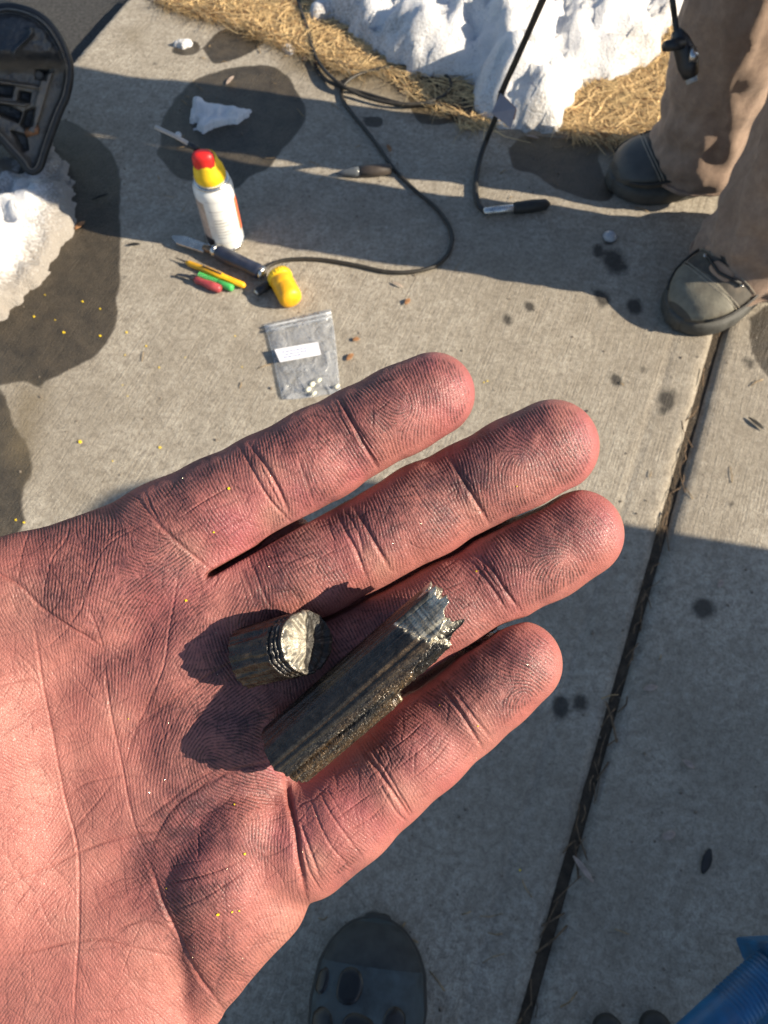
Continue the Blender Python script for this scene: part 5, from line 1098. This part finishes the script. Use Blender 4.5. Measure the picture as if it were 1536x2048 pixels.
# ------------------------------------------------------------------ the two broken pieces
def metal(nm='torn_greasy_metal', md=0.45, r0=0.16, r1=0.40, spec=0.7):
    t = NT(nm); v = t.coord(); n = t.noise(v, 700, 4, 0.65); f = t.noise(v, 2600, 3, 0.6)
    br = t.attr('bright'); ru = t.attr('rust')
    c = t.ramp(n, [(0.3, (0.007, 0.0065, 0.006)), (0.7, (0.036, 0.033, 0.030))])
    c = t.mix(t.math('MULTIPLY', ru, t.ramp(f, [(0.35, .35), (0.6, 1.0)])), c, t.ramp(n, [(0.35, (0.055, 0.030, 0.012)), (0.65, (0.23, 0.135, 0.055))]))
    c = t.mix(br, c, t.ramp(n, [(0.3, (0.26, 0.235, 0.18)), (0.7, (0.62, 0.57, 0.46))]))
    me = t.math('MAXIMUM', t.math('MULTIPLY', br, .72), md)
    r = t.ramp(f, [(0.35, r0), (0.65, r1)])
    t.bsdf(c, r, me, t.bump(t.math('ADD', n, f), 0.6, 0.0002), spec); return t.m
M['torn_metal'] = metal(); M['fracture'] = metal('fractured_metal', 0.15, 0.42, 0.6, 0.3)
def cyl_frame(A, B):
    d = B - A; L = float(np.linalg.norm(d)); d = d / L; vup = np.array([0, 0, 1.]) - d * d[2]; vup /= np.linalg.norm(vup); sd_ = np.cross(d, vup); return d, vup, sd_, L    # along, towards viewer, sideways
# long piece
A = H(571, 1509, 15.5).astype(float); B = H(903, 1224, 18.5).astype(float)
d, vup, sd_, L = cyl_frame(A, B)            # sd_ points to the lower right side of the picture or the upper left
if (sd_ @ np.array([0.65, -0.76, 0])) < 0: sd_ = -sd_
nt_, na_ = 340, 360
tt = np.linspace(0, 1, nt_)[:, None] * np.ones((1, na_)); ph = np.ones((nt_, 1)) * (np.arange(na_) * 2 * math.pi / na_ - math.pi / 2)[None]   # ph: 0 = towards the lower right, 90 deg = towards the viewer
cx, sx = np.cos(ph), np.sin(ph)
deg = np.degrees(ph)
endR = 1 + 0.016 * fbm(cx * 6, sx * 6, 101, 4) + 0.02 * np.clip(6 * fbm(cx * 4 + 5, sx * 4, 102, 2), -1, 1)
endR += 0.022 * np.exp(-((deg - 125) / 16) ** 2) + 0.018 * np.exp(-((deg - 72) / 9) ** 2)
endR -= 0.24 * np.clip((60 - deg) / 70, 0, 1.2)
endL = 0.0 + 0.012 * fbm(cx * 5, sx * 5, 103, 3) - 0.02 * np.exp(-((deg - 100) / 30) ** 2) + 0.035 * sm(30, 120, deg) * 0
pos = endL + (endR - endL) * tt
R0 = 7.0
r = R0 * (1 + 0.06 * (pos - .5)) * np.ones_like(ph)
groove = fbm(ph * 5.0 + .15 * fbm(pos * 4, ph * 3, 104, 2), pos * 1.2 + 3, 105, 3)
r += 0.26 * groove * (1 - sm(.84, .90, pos) * sm(30, 60, deg)) - 0.75 * np.exp(-((deg - 62) / 3.2) ** 2) * sm(.55, .40, pos) - .55 * np.exp(-((deg - 40 + 8 * pos) / 3.5) ** 2) * sm(.7, .5, pos) - .4 * np.exp(-((deg - 96) / 4) ** 2) - .45 * np.exp(-((deg - 20) / 4) ** 2)
pit = fbm(ph * 26, pos * 110, 106, 3); rough_zone = sm(95, 60, deg) * sm(-60, -20, deg)
r += rough_zone * (0.22 * pit - 0.30 * (pit > .25)) + (1 - rough_zone) * 0.05 * fbm(ph * 40, pos * 14, 107, 2)
# the peeled end: a step down with bright machined lines
e1 = pos + .02 * fbm(ph * 8, pos * 30, 108, 3)
stp = sm(.865, .872, e1 + 0.0012 * (deg - 75)) * sm(150, 140, deg) ; stp2 = sm(-.004, .004, e1 - .54 + .03 * np.clip(5 * fbm(ph * 3, pos * 12, 114, 2), -1, 1)) * sm(2.5, -2.5, deg - 42 - (pos - .55) * 125 + 9 * fbm(ph * 6, pos * 22, 109, 3)) * sm(-60, -50, deg)
r += -0.75 * stp * (deg > 40) - 1.8 * stp2
r += 0.045 * vnoise(pos * 130 + .6 * fbm(ph * 2, pos * 3, 115, 2), 0 * pos, 118) * stp + (.05 * stp + .30 * stp2) * fbm(ph * 7 + 2 * fbm(ph * 3, pos * 12, 119, 2), pos * 40, 110, 3)
P3 = A + d * (pos * L)[..., None] + (sd_ * cx[..., None] + vup * sx[..., None]) * r[..., None]
rows = [P3]
bright = np.clip(1.0 * sm(.945, .965, pos / endR + .02 * fbm(ph * 6, pos * 9, 116, 2)) * sm(75, 95, deg) + 0.75 * stp * sm(58, 76, deg) * (0.62 + .5 * vnoise(pos * 120 + fbm(ph * 2, pos * 3, 120, 2), 0 * pos, 111)) + .85 * np.exp(-((e1 + 0.0012 * (deg - 75) - .872) / .010) ** 2) * (deg > 35) * (deg < 150) + .5 * np.exp(-((deg - 118) / 5) ** 2) * .0, 0, 1)
bright = np.maximum(bright, 0.25 * sm(.35, .5, fbm(ph * 30, pos * 120, 112, 2)) * rough_zone * (1 - stp2))
rust = rough_zone * np.clip(.35 + 1.1 * fbm(ph * 7, pos * 9, 113, 3), 0, 1) * (1 - np.clip(stp + stp2, 0, 1)); rust = np.maximum(rust, .55 * np.exp(-((deg - 30) / 16) ** 2) * sm(.75, .6, pos)); rust = np.maximum(rust, (1 - rough_zone) * .42 * sm(.0, .35, fbm(ph * 9, pos * .9, 117, 3)) * (1 - np.clip(stp, 0, 1))); rust = np.clip(rust, 0, 1)
def lid(rowP, scale, shift, jag, seed):   # ring pulled in towards the axis
    c = rowP.mean(0); return c + (rowP - c) * scale + d * (shift + jag * fbm(np.cos(np.arange(na_) * 2 * math.pi / na_) * 5, np.sin(np.arange(na_) * 2 * math.pi / na_) * 5, seed, 3))[:, None]
capsR = [lid(P3[-1], s_, sh, jg, sd2) for s_, sh, jg, sd2 in ((.88, .1, .5, 201), (.72, -.9, .5, 202), (.62, -3.0, .6, 203), (.35, -4.0, .6, 204), (.02, -4.3, .1, 205))]
capsL = [lid(P3[0], s_, sh, jg, sd2) for s_, sh, jg, sd2 in ((.02, .5, .1, 206), (.5, .2, .5, 207), (.9, -.05, .3, 208))]
V = np.concatenate([np.stack(capsL), P3, np.stack(capsR)]); nr = len(V)
br = np.concatenate([np.full((3, na_), .05), bright, np.full((2, na_), .35), np.full((3, na_), .05)]); ru = np.concatenate([np.full((3, na_), .6), rust, np.full((5, na_), .1)])
idx = np.arange(nr * na_).reshape(nr, na_); Q = np.stack([idx[:-1], np.roll(idx[:-1], -1, 1), np.roll(idx[1:], -1, 1), idx[1:]], -1).reshape(-1, 4)
lp_ = npobj('shaft_fragment', to_world(V.reshape(-1, 3)), Q, M['torn_metal'], off=to_world(A), attrs=dict(bright=br.ravel(), rust=ru.ravel()))
tag(lp_, 'long greasy grooved shaft fragment with a torn bright end lying across the fingers', 'metal fragment')
# short piece
A2 = H(524, 1308, 12.4).astype(float); B2 = H(617, 1283, 15.6).astype(float)
d, vup, sd_, L2 = cyl_frame(A2, B2); Rb = 6.3
na_ = 240; nt_ = 110
tt = np.linspace(0, 1, nt_)[:, None] * np.ones((1, na_)); ph = np.ones((nt_, 1)) * (np.arange(na_) * 2 * math.pi / na_)[None]; cx, sx = np.cos(ph), np.sin(ph)
e0 = -.38 + .02 * fbm(cx * 4, sx * 4, 301, 3); cutn = 0.42 * Rb / L2                   # the broken face leans back towards the viewer
e1 = 1 - cutn * sx + .012 * fbm(cx * 6, sx * 6, 302, 3)
pos = e0 + (e1 - e0) * tt
r = Rb * np.ones_like(ph) + .42 * fbm(ph * 5, pos * 1.0, 303, 3) - .35 * np.abs(np.sin(ph * 8.5)) * sm(.5, .3, pos) + .08 * fbm(ph * 20, pos * 20, 304, 3)
q_ = pos - (e1 - 1)
for c_, dp in ((.70, .55), (.80, .42), (.88, .35)): r -= dp * np.exp(-((q_ - c_ + .02 * fbm(ph * 3, pos * 3, 305, 2)) / .022) ** 2)
r -= .9 * sm(.96, 1.0, q_) * .5
P3 = A2 + d * (pos * L2)[..., None] + (sd_ * cx[..., None] + vup * sx[..., None]) * r[..., None]
V = [P3]; brt = [np.clip(.55 * sm(.96, 1, q_) + .35 * (np.exp(-((q_ - .75) / .02) ** 2) + np.exp(-((q_ - .84) / .02) ** 2)) * (fbm(ph * 9, pos * 4, 306, 2) > .1), 0, 1)]; rs_ = [np.clip(.05 + .5 * fbm(ph * 6, pos * 3, 307, 2), 0, 1)]
cc = P3[-1].mean(0)
face = []
nrmf = np.cross(P3[-1][60] - cc, P3[-1][120] - cc); nrmf /= np.linalg.norm(nrmf)
if nrmf[2] < 0: nrmf = -nrmf
scr = (cc - P3[-1]) @ np.array([1., 0, 0])
capr = []; capb = []
for s_ in (.96, .90, .82, .72, .6, .48, .36, .24, .12, .01):
    row = cc + (P3[-1] - cc) * s_; rel = row - cc; xr = rel @ np.array([1., 0, 0]); yr = rel @ np.array([0, 1., 0])
    bump_ = .75 * (1 - s_ ** 2) ** .5 * .9 - .9 * sm(-1.0, -.3, xr) * (1 - s_ ** 4) + .22 * fbm(xr * 1.2 + .6 * yr, yr * .55 - .3 * xr, 308, 3) + .26 * np.sin(4.2 * np.hypot(xr + 7, yr * .9) + 2 * fbm(xr, yr, 309, 2))
    capr.append(row + nrmf * bump_[:, None]); capb.append(np.where(xr < -.7 + .3 * fbm(yr * 2, xr * 2, 310, 2), .60 + .3 * fbm(xr * 1.5, yr * 1.5, 312, 3), .02 + .12 * (fbm(xr * 2.5, yr * 2.5, 311, 3) > .3)))  # right of the face darkened in the colour, standing in for cast shadow
bot = [P3[0].mean(0) + (P3[0] - P3[0].mean(0)) * s_ - d * .2 for s_ in (.02, .85)]
V = np.concatenate([np.stack(bot), P3]); nr = len(V); idx = np.arange(nr * na_).reshape(nr, na_); Q = np.stack([idx[:-1], np.roll(idx[:-1], -1, 1), np.roll(idx[1:], -1, 1), idx[1:]], -1).reshape(-1, 4)
spo = empty('shaft_stub', to_world(A2).tolist(), 'short black grooved metal stub with a half bright broken face on the palm', 'metal stub')
npobj('stub_body', to_world(V.reshape(-1, 3)), Q, M['torn_metal'], spo, off=to_world(A2), attrs=dict(bright=np.concatenate([np.zeros((2, na_)), brt[0]]).ravel(), rust=np.concatenate([np.zeros((2, na_)), rs_[0]]).ravel()))
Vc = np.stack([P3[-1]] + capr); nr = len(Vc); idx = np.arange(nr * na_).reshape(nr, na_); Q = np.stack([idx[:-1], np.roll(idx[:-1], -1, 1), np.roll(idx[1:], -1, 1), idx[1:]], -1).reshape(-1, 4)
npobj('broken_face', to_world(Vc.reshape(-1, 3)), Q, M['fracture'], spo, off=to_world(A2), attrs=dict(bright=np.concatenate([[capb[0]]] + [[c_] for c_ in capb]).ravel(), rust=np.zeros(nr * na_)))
# ------------------------------------------------------------------ specks on the skin
for i, (x, y, r_, lb) in enumerate([(458, 978, 3.4, 'yellow flake on the lowest segment of the index finger'), (427, 1064, 2.2, 'tiny yellow flake near the base of the index finger'), (372, 1201, 3.4, 'yellow flake on the pad between index and middle finger'), (436, 1829, 3.8, 'brightest yellow flake on the heel of the palm, left of its neighbour'), (464, 1824, 3.0, 'yellow flake on the heel of the palm right of the brightest one'), (478, 1821, 2.2, 'smallest yellow flake in the row on the heel of the palm'), (490, 1708, 3.0, 'yellow flake above the row on the heel of the palm'), (953, 1143, 2.4, 'yellow flake on the ring finger above the torn metal end'), (1034, 972, 1.8, 'yellow flake on the middle fingertip'), (470, 1609, 2.2, 'yellow flake below the left end of the long metal fragment'), (956, 1452, 2.0, 'yellow flake in the last fold of the little finger'), (333, 1776, 1.8, 'yellow flake by the deep line at the left of the palm heel'), (257, 1438, 1.4, 'yellow speck in the middle of the palm'), (880, 1410, 1.6, 'yellow speck on the little fingertip pad')]):
    p, n_ = skin_at(x, y); pw = Vector(to_world(p + n_ * .05)); nw = Vector(to_world(p + n_)) - Vector(to_world(p))
    tag(mobj('yellow_flake', *flake(pw, r_ / PXMM / 1000, nw, 100 + i), M['flake'], smooth=False), lb, 'flake', 'yellow flakes on the hand')
gl = []; rg = np.random.default_rng(9)
for q in range(420):                       # metal dust caught on the skin
    x, y = rg.uniform(60, 1200), rg.uniform(760, 1950); k = rg.integers(0, 1)
    p, n_ = skin_at(x, y)
    if (768 + FPX * p[0] / (DZ - p[2]) - x) ** 2 + (1024 - FPX * p[1] / (DZ - p[2]) - y) ** 2 > 9: continue
    pw = Vector(to_world(p + n_ * .03)); nw = Vector(rg.normal(0, .6, 3)) + (Vector(to_world(p + n_)) - Vector(to_world(p))).normalized(); gl.append(flake(pw, rg.uniform(.05, .13) / 1000, nw, q))
tag(mobj('metal_dust', *join(*gl), simple('metal_dust', (0.75, 0.68, 0.50), 0.25, 1.0, 0.2, 800), smooth=False), kind='stuff')
